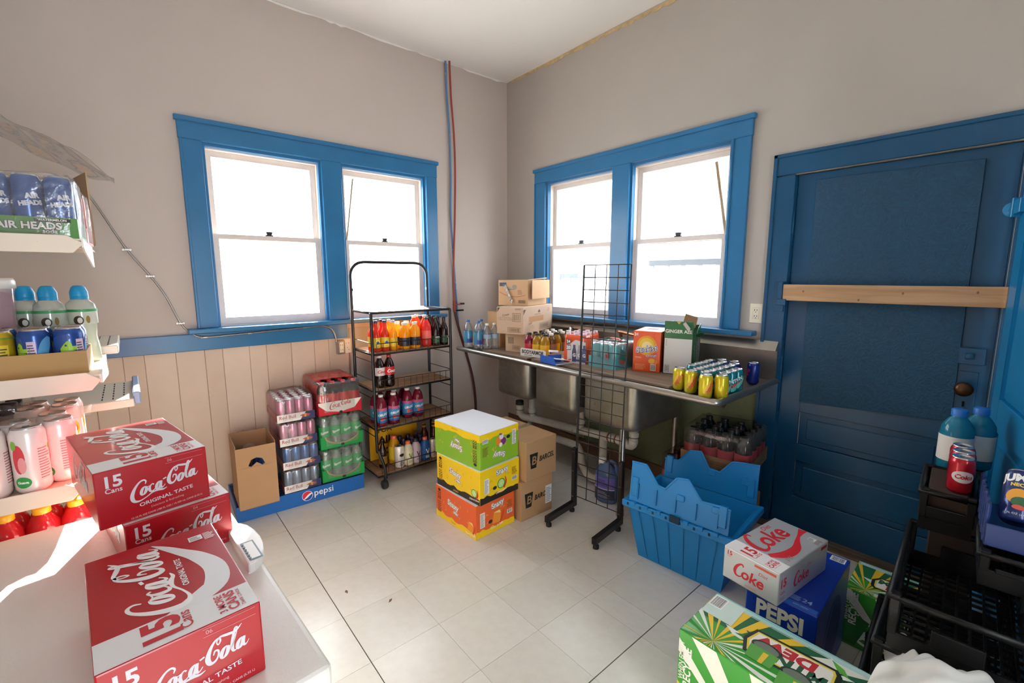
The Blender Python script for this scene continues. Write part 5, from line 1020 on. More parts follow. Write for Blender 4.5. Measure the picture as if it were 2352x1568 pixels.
# orange-and-white shrink-wrapped sports bottle pack
R = thing('sports_bottle_pack', 'orange and white shrink-wrapped pack of sports bottles', 'drink pack', (2.43, 2.105, ZB), 18); W, Dp, H = .27, .18, .195
GPM = mat('orange_wrap_print', '#e2572a', .3, coat=.4, bump=(18, .4))
def gp_(u, v):
    a = 2 * PI * u; c, s_ = math.cos(a), math.sin(a); e = .3; k = (1 + .02 * math.sin(10 * a)) * (1 - .1 * v * v); return (math.copysign(abs(c) ** e, c) * W / 2 * k, math.copysign(abs(s_) ** e, s_) * Dp / 2 * k, H * min(v / .9, 1))
b = B().grid(gp_, 48, 10, GPM); b.box(-W / 2 + .02, W / 2 - .02, -Dp / 2 + .02, Dp / 2 - .02, H - .006, H - .001, GPM); b.build('printed_wrap', R)
gc = B().lathe([(.016, 0), (.016, .016), (0, .018)], mat('pale_cap', '#d8c8d8', .4), 12).mesh('cap')
for i in range(4):
    for j in range(3): inst('cap', gc, R, (-.1 + .066 * i, -.06 + .06 * j, H - .004))
p = Print(face_fn((-W / 2 - .003, Dp / 2, 0), (0, -1, 0), (0, 0, 1)), .0); 
p.poly([(.04, .0), (Dp - .005, .0), (Dp - .005, .15), (.10, .165), (.04, .12)], '#cfc8c8'); p.rect(.03, .135, .065, .165, '#55565e'); p.text('24', .048, .15, .026, '#e8e4e4', .001); p.rect(.03, .09, .068, .13, '#7a7f88'); p.text('20', .049, .108, .03, '#f0eeee', .001)
for k, (x, c) in enumerate(((.092, '#4a4e6a'), (.130, '#9aa0ac'), (.165, '#4a5a88'))):
    p.poly([(x - .016, .012), (x + .016, .012), (x + .016, .085), (x + .009, .11), (x + .009, .13), (x - .009, .13), (x - .009, .11), (x - .016, .085)], c); p.text('G', x, .058, .03, '#f2f2f2', .001)
p.rect(.08, .018, .185, .03, '#3a4a8a'); p.poly([(.02, 0), (.05, 0), (.075, .03), (.055, .03)], '#e2572a'); p.build('side_print', R)
# teal can pack
R = thing('can_pack', 'shrink-wrapped pack of teal cans behind the grid panel', 'drink pack', (2.475, 1.845, ZB), 0); TEAL = mat('teal_can_paint', '#5cb8c0', .3, .2, coat=.3); tc_ = can_me(TEAL, .036, .155)
for i in range(4):
    for j in range(3): inst('can', tc_, R, (-.109 + .0725 * i, -.0725 + .0725 * j, .004), i)
tray(R, .294, .222, .07, mat('teal_tray', '#4fa9b4', .45), .003); wrap_box(R, .298, .226, .01, .172, seed=8)
p = Print(face_fn((-.149, .111, 0), (0, -1, 0), (0, 0, 1)), .002); p.rect(.14, .065, .165, .1, '#b8605a'); p.rect(.145, .072, .16, .093, '#6a4a4a'); p.build('sticker', R)
p = Print(face_fn((-.147, -.1135, 0), (1, 0, 0), (0, 0, 1)), .001); p.disc(.07, .06, .035, '#a85a4a', .03); p.poly([(.03, .07), (.06, .13), (.1, .1), (.11, .04)], '#2f7a72'); p.build('side_picture', R)
B().tube(smooth_path([(-.02, -.05, .172), (0, -.02, .178), (.02, .06, .176)], 4), .006, mat('orange_wrap_print')).build('wrap_fold', R)
# orange soda carton
SK = mat('sunkist_orange_card', '#e8521c', .35, coat=.2); R = thing('soda_carton', 'orange fruit soda carton with blue script logo on the sink', 'soda carton', (2.566, 1.626, ZB), -72); W, Dp, H = .17, .27, .255; F = box_faces(W, Dp, H)
B().box(-W / 2, W / 2, -Dp / 2, Dp / 2, 0, H, SK).build('carton', R, bev=.003, seg=2)
p = Print(F['front']); p.text('24', .018, H - .022, .026, '#f4e8dc', .001); p.disc(.085, .165, .062, '#f0a52a'); p.disc(.085, .165, .048, '#f4c84a'); p.disc(.088, .158, .034, '#f8e09a')
for m_, bd in (('#f6f2ec', .0052), ('#1c2f78', .0032), ('#f6f2ec', .0004)): p.text('Sunkist', .082, .142, .052, m_, bd, .15, 10, .86)
p.text('Orange', .115, .104, .022, '#3a4a9a', .0016, .1, 8); p.text('Orange', .115, .104, .022, '#f0e8e0', .0002, .1, 8); p.disc(.12, .07, .024, '#f2922a', .018); p.disc(.12, .07, .019, '#f6b84a', .014); p.disc(.145, .066, .012, '#f2922a', .012); p.lines(.015, .012, .09, .05, '#f0a070', 7); p.rect(.112, .01, .145, .052, '#e8e2dc'); p.bars(.115, .014, .142, .048, '#38383c', 10); p.lines(.015, .085, .06, .095, '#f0c0a0', 2); p.build('front_print', R)
p = Print(F['top']); p.rect(.01, .02, W - .01, Dp - .02, '#e8e0e4'); p.rect(.05, .10, .12, .19, '#2a3a66'); p.build('top_print', R)
# ginger ale carton, torn open
GA = mat('ginger_green_card', '#1d6a3c', .35, coat=.15); R = thing('soda_carton', 'green and white ginger ale carton torn open at the top', 'soda carton', (2.628, 1.452, ZB), -72); W, Dp, H = .165, .26, .325; F = box_faces(W, Dp, H)
b = B().box(-W / 2, W / 2, -Dp / 2, -Dp / 2 + .003, 0, H, GA).box(-W / 2, -W / 2 + .003, -Dp / 2, Dp / 2, 0, H - .02, GA).box(-W / 2, W / 2, Dp / 2 - .003, Dp / 2, 0, H - .04, GA).box(-W / 2, W / 2, -Dp / 2, Dp / 2, 0, .003, GA)
b.prism([(-Dp / 2, 0), (Dp / 2, 0), (Dp / 2, H - .03), (Dp * .2, H - .05), (0, H - .085), (-Dp * .12, H - .05), (-Dp * .25, H - .10), (-Dp * .38, H - .03), (-Dp / 2, H - .01)], W / 2 - .003, W / 2, GA, ax='x'); b.build('carton', R)
p = Print(F['front']); p.rect(.003, .004, W - .003, H - .105, '#dcdcd8'); p.text('GINGER ALE', W / 2, H - .062, .028, '#eef2ea', .0006); p.poly([(W * .42, H - .002), (W / 2, H - .018), (W * .58, H - .002)], '#c8a84a'); p.rect(.01, .012, .035, .055, '#4a4a4a'); p.rect(.012, .014, .033, .053, '#dcdcd8'); p.bars(.014, .018, .031, .05, '#4a4a4a', 8); p.lines(.01, H - .15, .018, H - .11, '#9a9a96', 6); p.build('front_print', R)
p = Print(F['right']); p.disc(.19, .13, .055, '#a8aaa6', .085); p.text('CANADA', .172, .13, .038, '#7a1f2c', .0014, 0, 90); p.text('DRY', .205, .12, .04, '#7a1f2c', .0014, 0, 90); p.text('GINGER', .07, .13, .026, '#c6d2c4', .0004, 0, 90); p.build('side_print', R)
WT = mat('torn_card_white', '#cfc9c0', .7); b = B().prism([(.0, .0), (.05, -.01), (.065, .04), (.03, .07), (.01, .05)], -.002, .002, WT, ax='y'); o = b.build('torn_flap', R); o.location = (.02, -.1, H - .05); o.rotation_euler = (.5, .3, -.6)
b = B().prism([(0, 0), (.08, -.01), (.085, .06), (.01, .075)], -.002, .002, CARD_IN, ax='y'); o = b.build('torn_flap', R); o.location = (-.02, .07, H - .04); o.rotation_euler = (-.3, .1, .2)
b = B().prism([(0, 0), (.06, 0), (.05, .045), (.0, .035)], -.002, .002, GA, ax='y'); o = b.build('torn_flap', R); o.location = (.075, -.05, H - .09); o.rotation_euler = (.9, .2, 1.2)
# loose cans on the drainboard
YC = can('soda_can', '#d2c21e', 'x', 'can', prints=lambda p: (p.text('Squirt', 0, .06, .03, '#c8482a', .0014, .2, 55), p.stroke([(-.03, .03, .008), (-.01, .07, .012), (.0, .1, .004)], '#e8b03a')))
yl = ['yellow soda can at the left front of the can block on the drainboard', 'second yellow soda can from the left with red lettering', 'yellow soda can third along the drainboard edge', 'yellow soda can nearest the rounded drainboard corner']
row(YC, [(2.235, 1.243, zw), (2.22, 1.168, zw), (2.18, 1.068, zw), (2.225, 1.01, zw)], yl, 'yellow soda cans on the drainboard')
for k, o in enumerate([c for c in COL.objects if c.get('group') == 'yellow soda cans on the drainboard']): o.rotation_euler[2] = (-1.2, -.75, -.4, .6)[k]
TC = can('soda_can', '#1f7f8a', 'teal soda can in the block of cans on the drainboard', 'can', prints=lambda p: (p.text('MTN', 0, .07, .026, '#cfe6e2', .0012, .1, 20), p.text('DEW', .004, .045, .026, '#d24a4a', .0014, .1, 20), p.stroke([(-.04, .02, .012), (0, .03, .02), (.05, .09, .006)], '#4fb8a8')))
sp = [(2.255, 1.105)] + [(2.30 + .07 * i, 1.24 - .07 * j) for i in range(4) for j in range(4) if not (i == 0 and j in (0,)) and not (i == 3 and j == 3)]
row(TC, [(x, y, zw) for x, y in sp], ['pale teal soda can between the yellow cans at the drainboard edge'] + ['teal soda can in the block of cans on the drainboard'] * (len(sp) - 1), 'teal soda cans on the drainboard', 1); TC.rotation_euler[2] = -.75
for o in [c for c in COL.objects if c.get('group') == 'teal soda cans on the drainboard' and c != TC]: o.rotation_euler[2] = -.75 + random.uniform(-.4, .4)
NC = can('soda_can', '#1c2f86', 'x', 'can', prints=lambda p: (p.text('PEPSI', 0, .06, .024, '#c8344a', .001, 0, 70), p.lines(-.05, .02, -.02, .09, '#8a98c8', 9)))
sp = [(2.58, 1.245), (2.58, 1.175), (2.58, 1.105), (2.65, 1.21), (2.65, 1.14), (2.69, 1.045)]
row(NC, [(x, y, zw) for x, y in sp], ['dark blue soda can in the rear of the can block'] * 5 + ['dark blue soda can standing apart by the drainboard end'], 'dark blue soda cans on the drainboard', 1)

# ------------------------------------------------------------------ below the sink
SN = mat('snapple_label', '#b2303a', .4); NB = liquid('black_tea', '#1a1012', .06, .06); WD = film('dusty_wrap', '#d8d8d0', .04, .12, .15, bump=(20, .8))
CB = mat('dark_tray_card', '#9a7450', .75)
def packrow(name, label, loc, rz, nx, ny, s, liq, labm, capc, th, wrapm, prints=None, group='bottle packs below the sink'):
    d = .074 * s; W, Dp = ny * d + .008, nx * d + .008   # local: front is -y, ny bottles across
    R = thing(name, label, 'drink pack', loc, rz, group=group); me = bottle_me(ROUND_P, liq, (.02, .095, labm), mat('cap_' + capc, capc, .35), s)
    for i in range(ny):
        for j in range(nx): inst('bottle', me, R, (-W / 2 + .004 + d * (i + .5), -Dp / 2 + .004 + d * (j + .5), .004), .3 * i)
    if th: tr = tray(R, W, Dp, th, CB, .003)
    if prints: p = Print(box_faces(W, Dp, .1)['front'], .0005); prints(p, W); p.build('tray_print', R)
    wrap_box(R, W + .004, Dp + .004, .01, .175 * s, wrapm, seed=nx); return R
BX = (2.60, 1.19)
card_box('floor_carton', (2.60, 1.20, 0), -84, .44, .40, .20, 'dark carton on the floor under the stacked bottle packs')
packrow('bottle_pack', 'plastic-wrapped pack of red juice bottles behind the blue tote', (2.60, 1.22, .201), -84, 4, 5, 1.25, liquid('red_juice', '#7c1c26', .25), mat('pink_red_label', '#c86058', .4), '#3a1418', 0, WD)
packrow('bottle_pack', 'tray of dark tea bottles with red labels below the sink end', (2.58, 1.13, .425), -82, 4, 4, 1.22, NB, SN, '#17171c', .075, WD, lambda p, W: (p.text('snapple', W * .25, .045, .026, '#5a3c22', .0006), p.lines(W * .45, .03, W * .8, .055, '#6a4a2c', 3)))
JG = mat('jug_blue_liquid', '#5a6f9a', .25, trl=.2)
R = thing('cleaner_jug', 'blue cleaner jug with white cap and purple label on the floor under the sink', 'jug', (2.33, 1.78, 0), -80)
b = B(); prof = [(0, .005), (.07, 0), (.08, .012), (.08, .19), (.072, .22), (.045, .25), (.028, .262), (.024, .27)]
b.lathe(prof, JG, 24, sx=1.0, sy=.62); b.build('jug', R)
B().lathe([(.027, 0), (.027, .03), (0, .032)], mat('white_plastic'), 16, (-.035, 0, .262)).build('cap', R)
B().tube(smooth_path([(.0, 0, .255), (.03, 0, .285), (.065, 0, .27), (.072, 0, .2)], 5), .012, JG, 10).build('handle', R)
jf = lambda u, v, h: ((.081 + h) * math.cos(-PI / 2 + u / .081), (.081 + h) * math.sin(-PI / 2 + u / .081) * .62 - .0008, v)
jf.curved = True; p = Print(jf); p.wrap(-.09, .10, .09, .18, '#6f66b8'); p.wrap(-.09, .03, .09, .1, '#2c3450'); p.wrap(-.09, .097, .09, .102, '#d8d8e8'); p.lines(-.05, .12, .05, .165, '#38347a', 5); p.lines(-.05, .04, .05, .085, '#8a90b0', 5); p.build('label', R)
B().tube(smooth_path([(2.86, 1.16, .86), (2.85, 1.22, .76), (2.84, 1.27, .66)], 4), .008, mat('rusty_rod', '#5a4636', .6)).build('rusty_rod', None, label='rusty rod leaning on the green wall below the drainboard', cat='rod')
# ------------------------------------------------------------------ store shelving on the left and what stands on it
CRM = mat('cream_shelf_enamel', '#e6d6c2', .4, var=(4, .04), dirt=('#7a5038', 16, .72)); WHT = mat('white_shelf_enamel', '#e8e6e0', .4); PEG = mat('perforated_deck', '#cfcac0', .45)
SX0, SX1 = -1.15, -.078
R = R_GON = thing('gondola_shelving', 'cream metal store shelving at the left edge of the photo', 'shelving', (0, 0, 0))
def shelf(zt_, yf, yb, x1, lip=.045):
    s_ = B().box(SX0, x1 - .004, yf + .004, yb, zt_ - .012, zt_ - .008, CRM).build('shelf_deck', R)
    B().prism([(SX0, zt_), (x1 - .03, zt_), (x1, zt_ - lip * .45), (x1 - .022, zt_ - lip), (SX0, zt_ - lip)], yf, yf + .004, CRM, ax='y').build('front_lip', s_, bev=.001)
    B().prism([(yf + .004, zt_ - .008), (yb, zt_ - .008), (yb, zt_ - .075), (yb - .05, zt_ - .075), (yf + .05, zt_ - .04), (yf + .004, zt_ - .03)], x1 - .004, x1, WHT, ax='x').build('end_bracket', s_)
    return s_
shelf(1.602, 1.66, 2.10, SX1); shelf(1.238, 1.66, 2.10, SX1, .05); shelf(.978, 1.54, 2.06, -.134, .043); 
s_ = shelf(.652, 1.64, 2.06, -.09)
for zb_, xe in ((1.255, -.045), (1.055, -.02)):     # far-side shelves with perforated decks
    d_ = B().box(SX0, xe, 2.12, 2.50, zb_ - .03, zb_, PEG).build('rear_shelf', R, bev=.003)
    for k in range(7):
        for j in range(5): B().box(xe - .03 - .03 * j, xe - .026 - .03 * j, 2.15 + .048 * k, 2.18 + .048 * k, zb_ + .0001, zb_ + .0005, SLOT).build('slot', d_) if j < 3 else None
B().box(-.022, .0, 2.14, 2.50, 1.03, 1.075, mat('blue_shelf_end', '#7f9cc4', .5)).build('shelf_end_cap', R, bev=.004)
for x in (-.46, -1.12): B().box(x - .016, x + .016, 2.065, 2.115, 0, 1.62, WHT).build('upright', R)
B().box(SX0, -.09, 1.66, 2.5, 0, .10, CRM).build('kick_base', R)

# top shelf: soda multipacks, carton, loose plastic
ZT = 1.5945
AHB = mat('sleek_can_blue', '#3c5f9e', .25, .3, coat=.3); AHO = mat('sleek_can_orange', '#d4562e', .25, .3, coat=.3)
def sleek(m): return can_me(m, .0285, .155)
def multipack(label, loc, rz, nx, ny, m, tc, word, sub):
    W, Dp = nx * .058 + .006, ny * .058 + .006; R = thing('soda_multipack', label, 'drink pack', loc, rz, group='candy soda packs on the top shelf'); me = sleek(m)
    for i in range(nx):
        for j in range(ny): inst('can', me, R, (-W / 2 + .032 + .058 * i, -Dp / 2 + .032 + .058 * j, .004), 1.3 * i)
    for i in range(nx):
        q = Print(cyl_at(.0285, -W / 2 + .032 + .058 * i, -Dp / 2 + .032, .004), .0006)
        q.text('AIR', .012, .10, .017, '#e8e4ea', .001, 0, 8); q.text('HEADS', .008, .082, .015, '#e8e4ea', .001, 0, 8); q.build('can_print', R)
    tr = tray(R, W, Dp, .052, mat('tray_' + tc, tc, .45), .003); p = Print(box_faces(W, Dp, .1)['front'], .0006)
    p.text('AIR HEADS', W * .5, .0295, .024, '#2c2c22', .0022); p.text('AIR HEADS', W * .5, .0295, .024, '#ece6dc', .0008); p.text('soda', W * .7, .0165, .015, '#2c2c22', .0014); p.text('soda', W * .7, .0165, .015, '#ece6dc', .0004); p.rect(W * .55, .0405, W * .93, .0495, '#2c2c22'); p.text(sub, W * .74, .0452, .0078, '#ece6dc', .0002); p.build('tray_print', tr)
    wrap_box(R, W + .004, Dp + .004, .008, .16, seed=nx + 4); return R
multipack('green-trayed blue candy soda pack at the front of the top shelf', (-.172, 1.775, ZT), -2, 3, 3, AHB, '#4f8a34', 'x', 'WATERMELON')
multipack('orange-trayed candy soda pack at the right end of the top shelf', (-.139, 2.035, ZT), -4, 2, 2, AHO, '#d8482a', 'x', 'ORANGE')
R = thing('candy_pack', 'yellow candy pack cut off by the left edge of the photo', 'candy pack', (-.30, 1.725, ZT), 10); B().box(-.03, .03, -.05, .05, 0, .055, mat('yellow_pack_card', '#e8b81e', .4)).build('box', R, bev=.002)
p = Print(box_faces(.06, .1, .055)['right']); p.rect(.002, .002, .06, .05, '#e8dc8a'); p.lines(.008, .01, .04, .045, '#b8a84a', 5); p.rect(.055, .002, .095, .05, '#d86a6a'); p.build('print', R)
R = thing('open_carton', 'open tan carton leaning behind the soda packs on the top shelf', 'carton', (-.32, 2.22, ZT + .009), 14); W, Dp, H = .46, .22, .245; t = .004
b = B().box(-W / 2, W / 2, Dp / 2 - t, Dp / 2, 0, H, CARD2).box(-W / 2, W / 2, -Dp / 2, Dp / 2, 0, t, CARD2).box(W / 2 - t, W / 2, -Dp / 2, Dp / 2, 0, H, CARD2).box(-W / 2, -W / 2 + t, -Dp / 2, Dp / 2, 0, H, CARD2).box(-W / 2, W / 2, -Dp / 2, -Dp / 2 + t, 0, .12, CARD2); b.build('carton', R)
BAG = film('loose_plastic_film', '#fafaf8', .78, .35, .16, bump=(22, 1.0), trl=True)
B().box(-1.1, -.085, 2.12, 2.46, ZT - .006, ZT + .0005, CRM).build('rear_shelf', R_GON)
def bagf(u, v):
    x = -.62 + .62 * u; y = 2.0 + .40 * v + .08 * u; zz = 1.868 + .37 * (1 - u) ** 1.1 * (.62 + .38 * math.sin(PI * v)) + .010 * math.sin(11 * u + 5 * v) * math.sin(9 * v + 2) + .006 * math.sin(27 * u - 13 * v) - .05 * max(0, u - .85) * 6 * (1 - v)
    return (x, y, zz)
b = B().grid(bagf, 44, 22, BAG); b.build('plastic_film', None, label='crumpled clear plastic film lying over the top carton', cat='plastic film')
R = thing('candy_box', 'white and red box corner hanging in at the left edge of the photo', 'box', (-.36, 1.80, ZT + .161), 20); B().box(-.06, .06, -.05, .05, 0, .09, mat('white_card')).box(-.0605, .0605, -.0505, .0505, 0, .014, mat('coke_red_card')).build('box', R, bev=.002)

# middle shelf
ZM = 1.2302
R = thing('candy_tub', 'clear tub of pink cotton candy with a white lid', 'tub', (-.312, 1.895, ZM), 0)
B().lathe([(0, .003), (.055, 0), (.058, .004), (.066, .235)], film('tub_plastic', '#f0e0e8', .25, .2, .1), 24).build('tub', R); B().lathe([(0, .006), (.053, .006), (.062, .22), (.03, .225), (0, .226)], mat('cotton_candy_pink', '#eab4c4', .9, var=(20, .1), trl=.3), 20).build('cotton_candy', R)
B().lathe([(.066, .233), (.071, .233), (.071, .252), (.067, .262), (0, .262)], mat('white_plastic'), 24).build('lid', R); p = Print(cyl_fn(.064)); p.wrap(-.045, .07, .02, .19, '#a79ac8'); p.lines(-.04, .08, .015, .18, '#6f5fa8', 9); p.stroke([(.035, .19, .006), (.028, .15, .01), (.036, .11, .006)], '#e0487a'); p.build('label_print', R)
CW = film('coconut_pet', '#e8efe6', .35, .2, .06)
pro = bottle('sport_cap_bottle', [(0, .003), (.032, 0), (.036, .006), (.034, .05), (.030, .08), (.033, .11), (.037, .14), (.037, .165), (.034, .182), (.02, .196), (.017, .2)], liquid('coconut', '#dfe6dc', .5), 'x', 'bottle', (.12, .166, film('clear_label', '#eef4ea', .5, .15, .1)), '#1f9ad0', clear=CW, fill=.9, s=1.0, cap_h=.012, cap_r=.022, prints=lambda p: (p.wrap(-.06, .038, .06, .046, '#3a9a5a'), p.disc(-.006, .012, .012, '#3a3026', .014), p.disc(-.003, .012, .006, '#eef4ea', .009), p.disc(.016, .014, .005, '#8a7a3a', .012)))
B().lathe([(.022, .205), (.022, .218), (.017, .232), (.012, .238), (0, .239)], mat('cap_#1f9ad0'), 16).build('sport_cap', pro)
row(pro, [(-.118, 1.955, ZM), (-.185, 1.93, ZM), (-.235, 1.90 + .06, ZM)], ['coconut water bottle with blue sport cap nearest the shelf end', 'coconut water bottle with blue sport cap between the other two', 'coconut water bottle with blue sport cap beside the pink tub'], 'coconut water bottles on the middle shelf')
R = thing('can_tray', 'plain cardboard tray of energy cans on the middle shelf', 'tray', (-.275, 1.80, ZM), -1); tray(R, .345, .17, .062, mat('gold_card', '#b98f58', .6), .004)
mk = lambda p: (p.text('UP', 0, .055, .05, '#9cc83a', .003, 0, 90), p.rect(.012, .025, .03, .09, '#d8c0d4'), p.lines(.013, .03, .029, .085, '#4a3a5a', 8), p.stroke([(-.05, .03, .012), (-.03, .08, .03), (0, .1, .012)], '#2a4a8e'), p.stroke([(.035, .03, .02), (.05, .08, .024), (.06, .1, .01)], '#5aa0d0'))
bl_ = can('energy_can', '#28509c', 'x', 'can', prints=mk); k0 = 0
sp = [(-.138, 1.757), (-.206, 1.758), (-.138, 1.824), (-.206, 1.826), (-.275, 1.826), (-.343, 1.827)]
row(bl_, [(x, y, ZM + .0045) for x, y in sp], ['blue energy can with green mark at the tray corner', 'blue energy can turned to its nutrition panel', 'blue energy can behind the corner can', 'blue energy can behind the nutrition panel can', 'blue energy can behind the yellow one', 'blue energy can at the hidden back of the tray'], 'blue energy cans in the cardboard tray')
for k, o in enumerate([c for c in COL.objects if c.get('group') == 'blue energy cans in the cardboard tray']): o.rotation_euler[2] = (.1, -.75, .5, 1, 2, 3)[k]
o = can('energy_can', '#c8a81e', 'yellow-green energy can at the left edge of the tray', 'can', prints=lambda p: (p.wrap(-.1, .1, .1, .104, '#5a8a2a'), p.rect(-.02, .03, .02, .085, '#e0c23a'), p.lines(-.018, .035, .018, .08, '#5a4a1a', 6))); put(o, (-.275, 1.758, ZM + .0045), 10)
o = can('energy_can', '#c8a81e', 'yellow-green energy can hidden at the tray left end', 'can'); put(o, (-.343, 1.758, ZM + .0045), 10)

# lower shelf
ZL = .9702
def juice(p): p.rect(.012, .03, .04, .12, '#f0dcd8'); p.lines(.013, .035, .039, .115, '#a87a7a', 12); p.disc(-.022, .09, .012, '#d8404a', .036); p.disc(-.017, .075, .008, '#f0a0a0', .02); p.disc(-.03, .125, .006, '#7ab83a', .012); p.disc(-.02, .032, .016, '#2f9a48', .014); p.text('Guava', -.02, .032, .0085, '#f2f6ee', .0004); p.disc(.045, .11, .008, '#8aba3a')
WCAN = mat('white_juice_can', '#f0e2de', .3, .15, coat=.2)
pro = can('juice_can', 'g', 'x', 'can', .033, .165, juice, m=WCAN)
sp = [(-.222, 1.580), (-.170, 1.624), (-.290, 1.580), (-.186, 1.692), (-.252, 1.652), (-.320, 1.648)]
row(pro, [(x, y, ZL) for x, y in sp], ['white guava juice can in the middle of the front row', 'white guava juice can next to the red carton', 'white guava juice can at the left edge of the front row', 'white guava juice can behind the one next to the red carton', 'white guava juice can behind the middle front can', 'white guava juice can behind the left front can'], 'guava juice cans on the lower shelf')
for k, o in enumerate([c for c in COL.objects if c.get('group') == 'guava juice cans on the lower shelf']): o.rotation_euler[2] = (.15, -.35, .6, .2, .3, .2)[k]
b = B().grid(lambda u, v: (-.33 + .225 * u, 1.55 + .16 * v, ZL + .172 + .006 * math.sin(9 * u + 3) * math.sin(7 * v)), 16, 10, WRAP); b.build('wrap_sheet', None, label='clear wrap stretched over the guava juice cans', cat='plastic wrap')
def papaya(p): p.poly([(-.02, .05), (.0, .05), (.006, .09), (.0, .13), (-.012, .135), (-.018, .11)], '#f0a82a'); p.disc(.018, .10, .014, '#f2b83a', .022); p.disc(.02, .10, .007, '#c86a2a', .012); p.disc(.0, .03, .024, '#3aa048', .017); p.text('100%', 0, .036, .008, '#f0f6ea', .0003); p.text('Papaya', 0, .027, .012, '#f0f6ea', .0006); p.text('fruit drink', .0, .018, .006, '#f0f6ea')
pro = can('juice_can', 'p', 'x', 'can', .033, .168, papaya, m=WCAN)
row(pro, [(-.168, 1.775, ZL), (-.236, 1.78, ZL), (-.168, 1.844, ZL), (-.236, 1.848, ZL)], ['white papaya juice can with green seal at the shelf end', 'white papaya juice can left of the one with the green seal', 'white papaya juice can hidden behind the shelf end can', 'white papaya juice can hidden behind its left twin'], 'papaya juice cans on the lower shelf')
for k, o in enumerate([c for c in COL.objects if c.get('group') == 'papaya juice cans on the lower shelf']): o.rotation_euler[2] = (-.05, -.1, .3, .4)[k]
R = thing('dark_bottle_pack', 'black shrink-wrapped bottle pack behind the guava cans', 'drink pack', (-.36, 1.90, ZL), 0); me = bottle_me(ROUND_P, liquid('black_drink', '#121216', .05, .06), (.02, .09, mat('black_label', '#1c1c22', .4)), mat('cap_#17171a', '#17171a', .35), 1.0)
for i in range(3):
    for j in range(2): inst('bottle', me, R, (-.075 + .074 * i, -.037 + .074 * j, .003))
wrap_box(R, .23, .155, .005, .17, seed=3)
R = thing('juice_carton', 'white juice carton with red and green print at the left edge', 'carton', (-.42, 1.74, ZL), 8); B().box(-.05, .05, -.05, .05, 0, .15, mat('white_card')).build('carton', R, bev=.002)
p = Print(box_faces(.1, .1, .15)['front']); p.disc(.05, .09, .02, '#d83a42', .03); p.disc(.05, .04, .02, '#2f9a48', .012); p.build('print', R)

# bottom shelf: red drinks with yellow caps
RJ = liquid('red_punch', '#d22c34', .35)
R = thing('punch_bottle_pack', 'wrapped pack of red punch bottles with yellow caps behind the freezer', 'drink pack', (-.205, 1.745, .6445), 0); me = bottle_me(JUICE_P, RJ, (.03, .13, mat('red_punch_label', '#d83a3a', .4)), mat('cap_yellow', '#f0b424', .35), 1.0)
for i in range(4):
    for j in range(2): inst('bottle', me, R, (-.098 + .081 * i * .84, -.04 + .08 * j, .003))
b = B().grid(lambda u, v: (-.135 + .28 * u, -.088 + .004 * math.sin(20 * u), .004 + .15 * v), 12, 6, film('red_film', '#e04a44', .5, .25, .15, bump=(20, .8))); b.build('red_film', R)

# ------------------------------------------------------------------ black crates at the right edge
CK = mat('black_crate_plastic', '#08080a', .42, 0, .3, bump=(60, .25))
def crate(label, loc, rz, L=.54, Wd=.27, H=.158):
    R = thing('bottle_crate', label, 'crate', loc, rz, group='black bottle crates')
    b = B().box(-L / 2, L / 2, -Wd / 2, -Wd / 2 + .006, .0, .05, CK).box(-L / 2, L / 2, Wd / 2 - .006, Wd / 2, 0, .05, CK).box(-L / 2, -L / 2 + .006, -Wd / 2 + .006, Wd / 2 - .006, 0, .05, CK).box(L / 2 - .006, L / 2, -Wd / 2 + .006, Wd / 2 - .006, 0, .05, CK); b.build('lower_band', R)
    for k in range(9): B().box(-L / 2 + .006, L / 2 - .006, -Wd / 2 + .015 + k * (Wd - .036) / 8, -Wd / 2 + .021 + k * (Wd - .036) / 8, .004, .012, CK).build('base_rib', R)
    for k in range(15): B().box(-L / 2 + .02 + k * (L - .046) / 14, -L / 2 + .026 + k * (L - .046) / 14, -Wd / 2 + .006, Wd / 2 - .006, .002, .010, CK).build('base_rib', R)
    pts = [(-L / 2, -Wd / 2), (L / 2, -Wd / 2), (L / 2, Wd / 2), (-L / 2, Wd / 2)]
    B().tube([(x, y, H - .008) for x, y in pts], .011, CK, 6, closed=True).build('top_rim', R)
    for x, y in pts: B().box(x - .02 if x > 0 else x - .004, x + .004 if x > 0 else x + .02, y - .02 if y > 0 else y - .004, y + .004 if y > 0 else y + .02, .04, H + .004, CK, tx=.002, ty=.002).build('corner_post', R, bev=.003)
    for k in range(1, 6):
        for sy in (-1, 1): B().box(-L / 2 + k * L / 6 - .014, -L / 2 + k * L / 6 + .014, sy * (Wd / 2 - .004) - .006, sy * (Wd / 2 - .004) + .006, .045, H - .004, CK).build('side_post', R, bev=.002)
    for sx in (-1, 1): B().box(sx * (L / 2 - .004) - .006, sx * (L / 2 - .004) + .006, -.05, .05, .045, H * .6, CK).build('end_panel', R, bev=.002)
    return R
cx_, cy_ = 1.80, .075
for k, (dx, dy, r_) in enumerate(((-.01, .06, 3), (-.02, .05, 5), (.0, .02, 3.5), (-.005, .0, 4.5))):
    crate(('black bottle crate standing on the floor behind the green carton', 'black bottle crate second from the floor', 'black bottle crate third from the floor', 'topmost open black crate under the navy can tray')[k], (cx_ + dx, cy_ + dy, .1595 * k), r_)
for k in range(3): crate(('low black crate on the floor at the bottom right corner', 'black crate between the two at the bottom right corner', 'black crate carrying the white cloth')[k], (1.31, -.045, .1595 * k), 5 + 1 * k, .36, .25)
crate('small black crate of red cans behind the navy tray', (2.14, .155, .6395), 5, .28, .13, .14)
RC = can('soda_can', '#b8182a', 'x', 'can', prints=lambda p: (p.disc(0, .06, .03, '#d8d0d0', .02), p.text('Coke', 0, .06, .02, '#b8182a', .001, .2)))
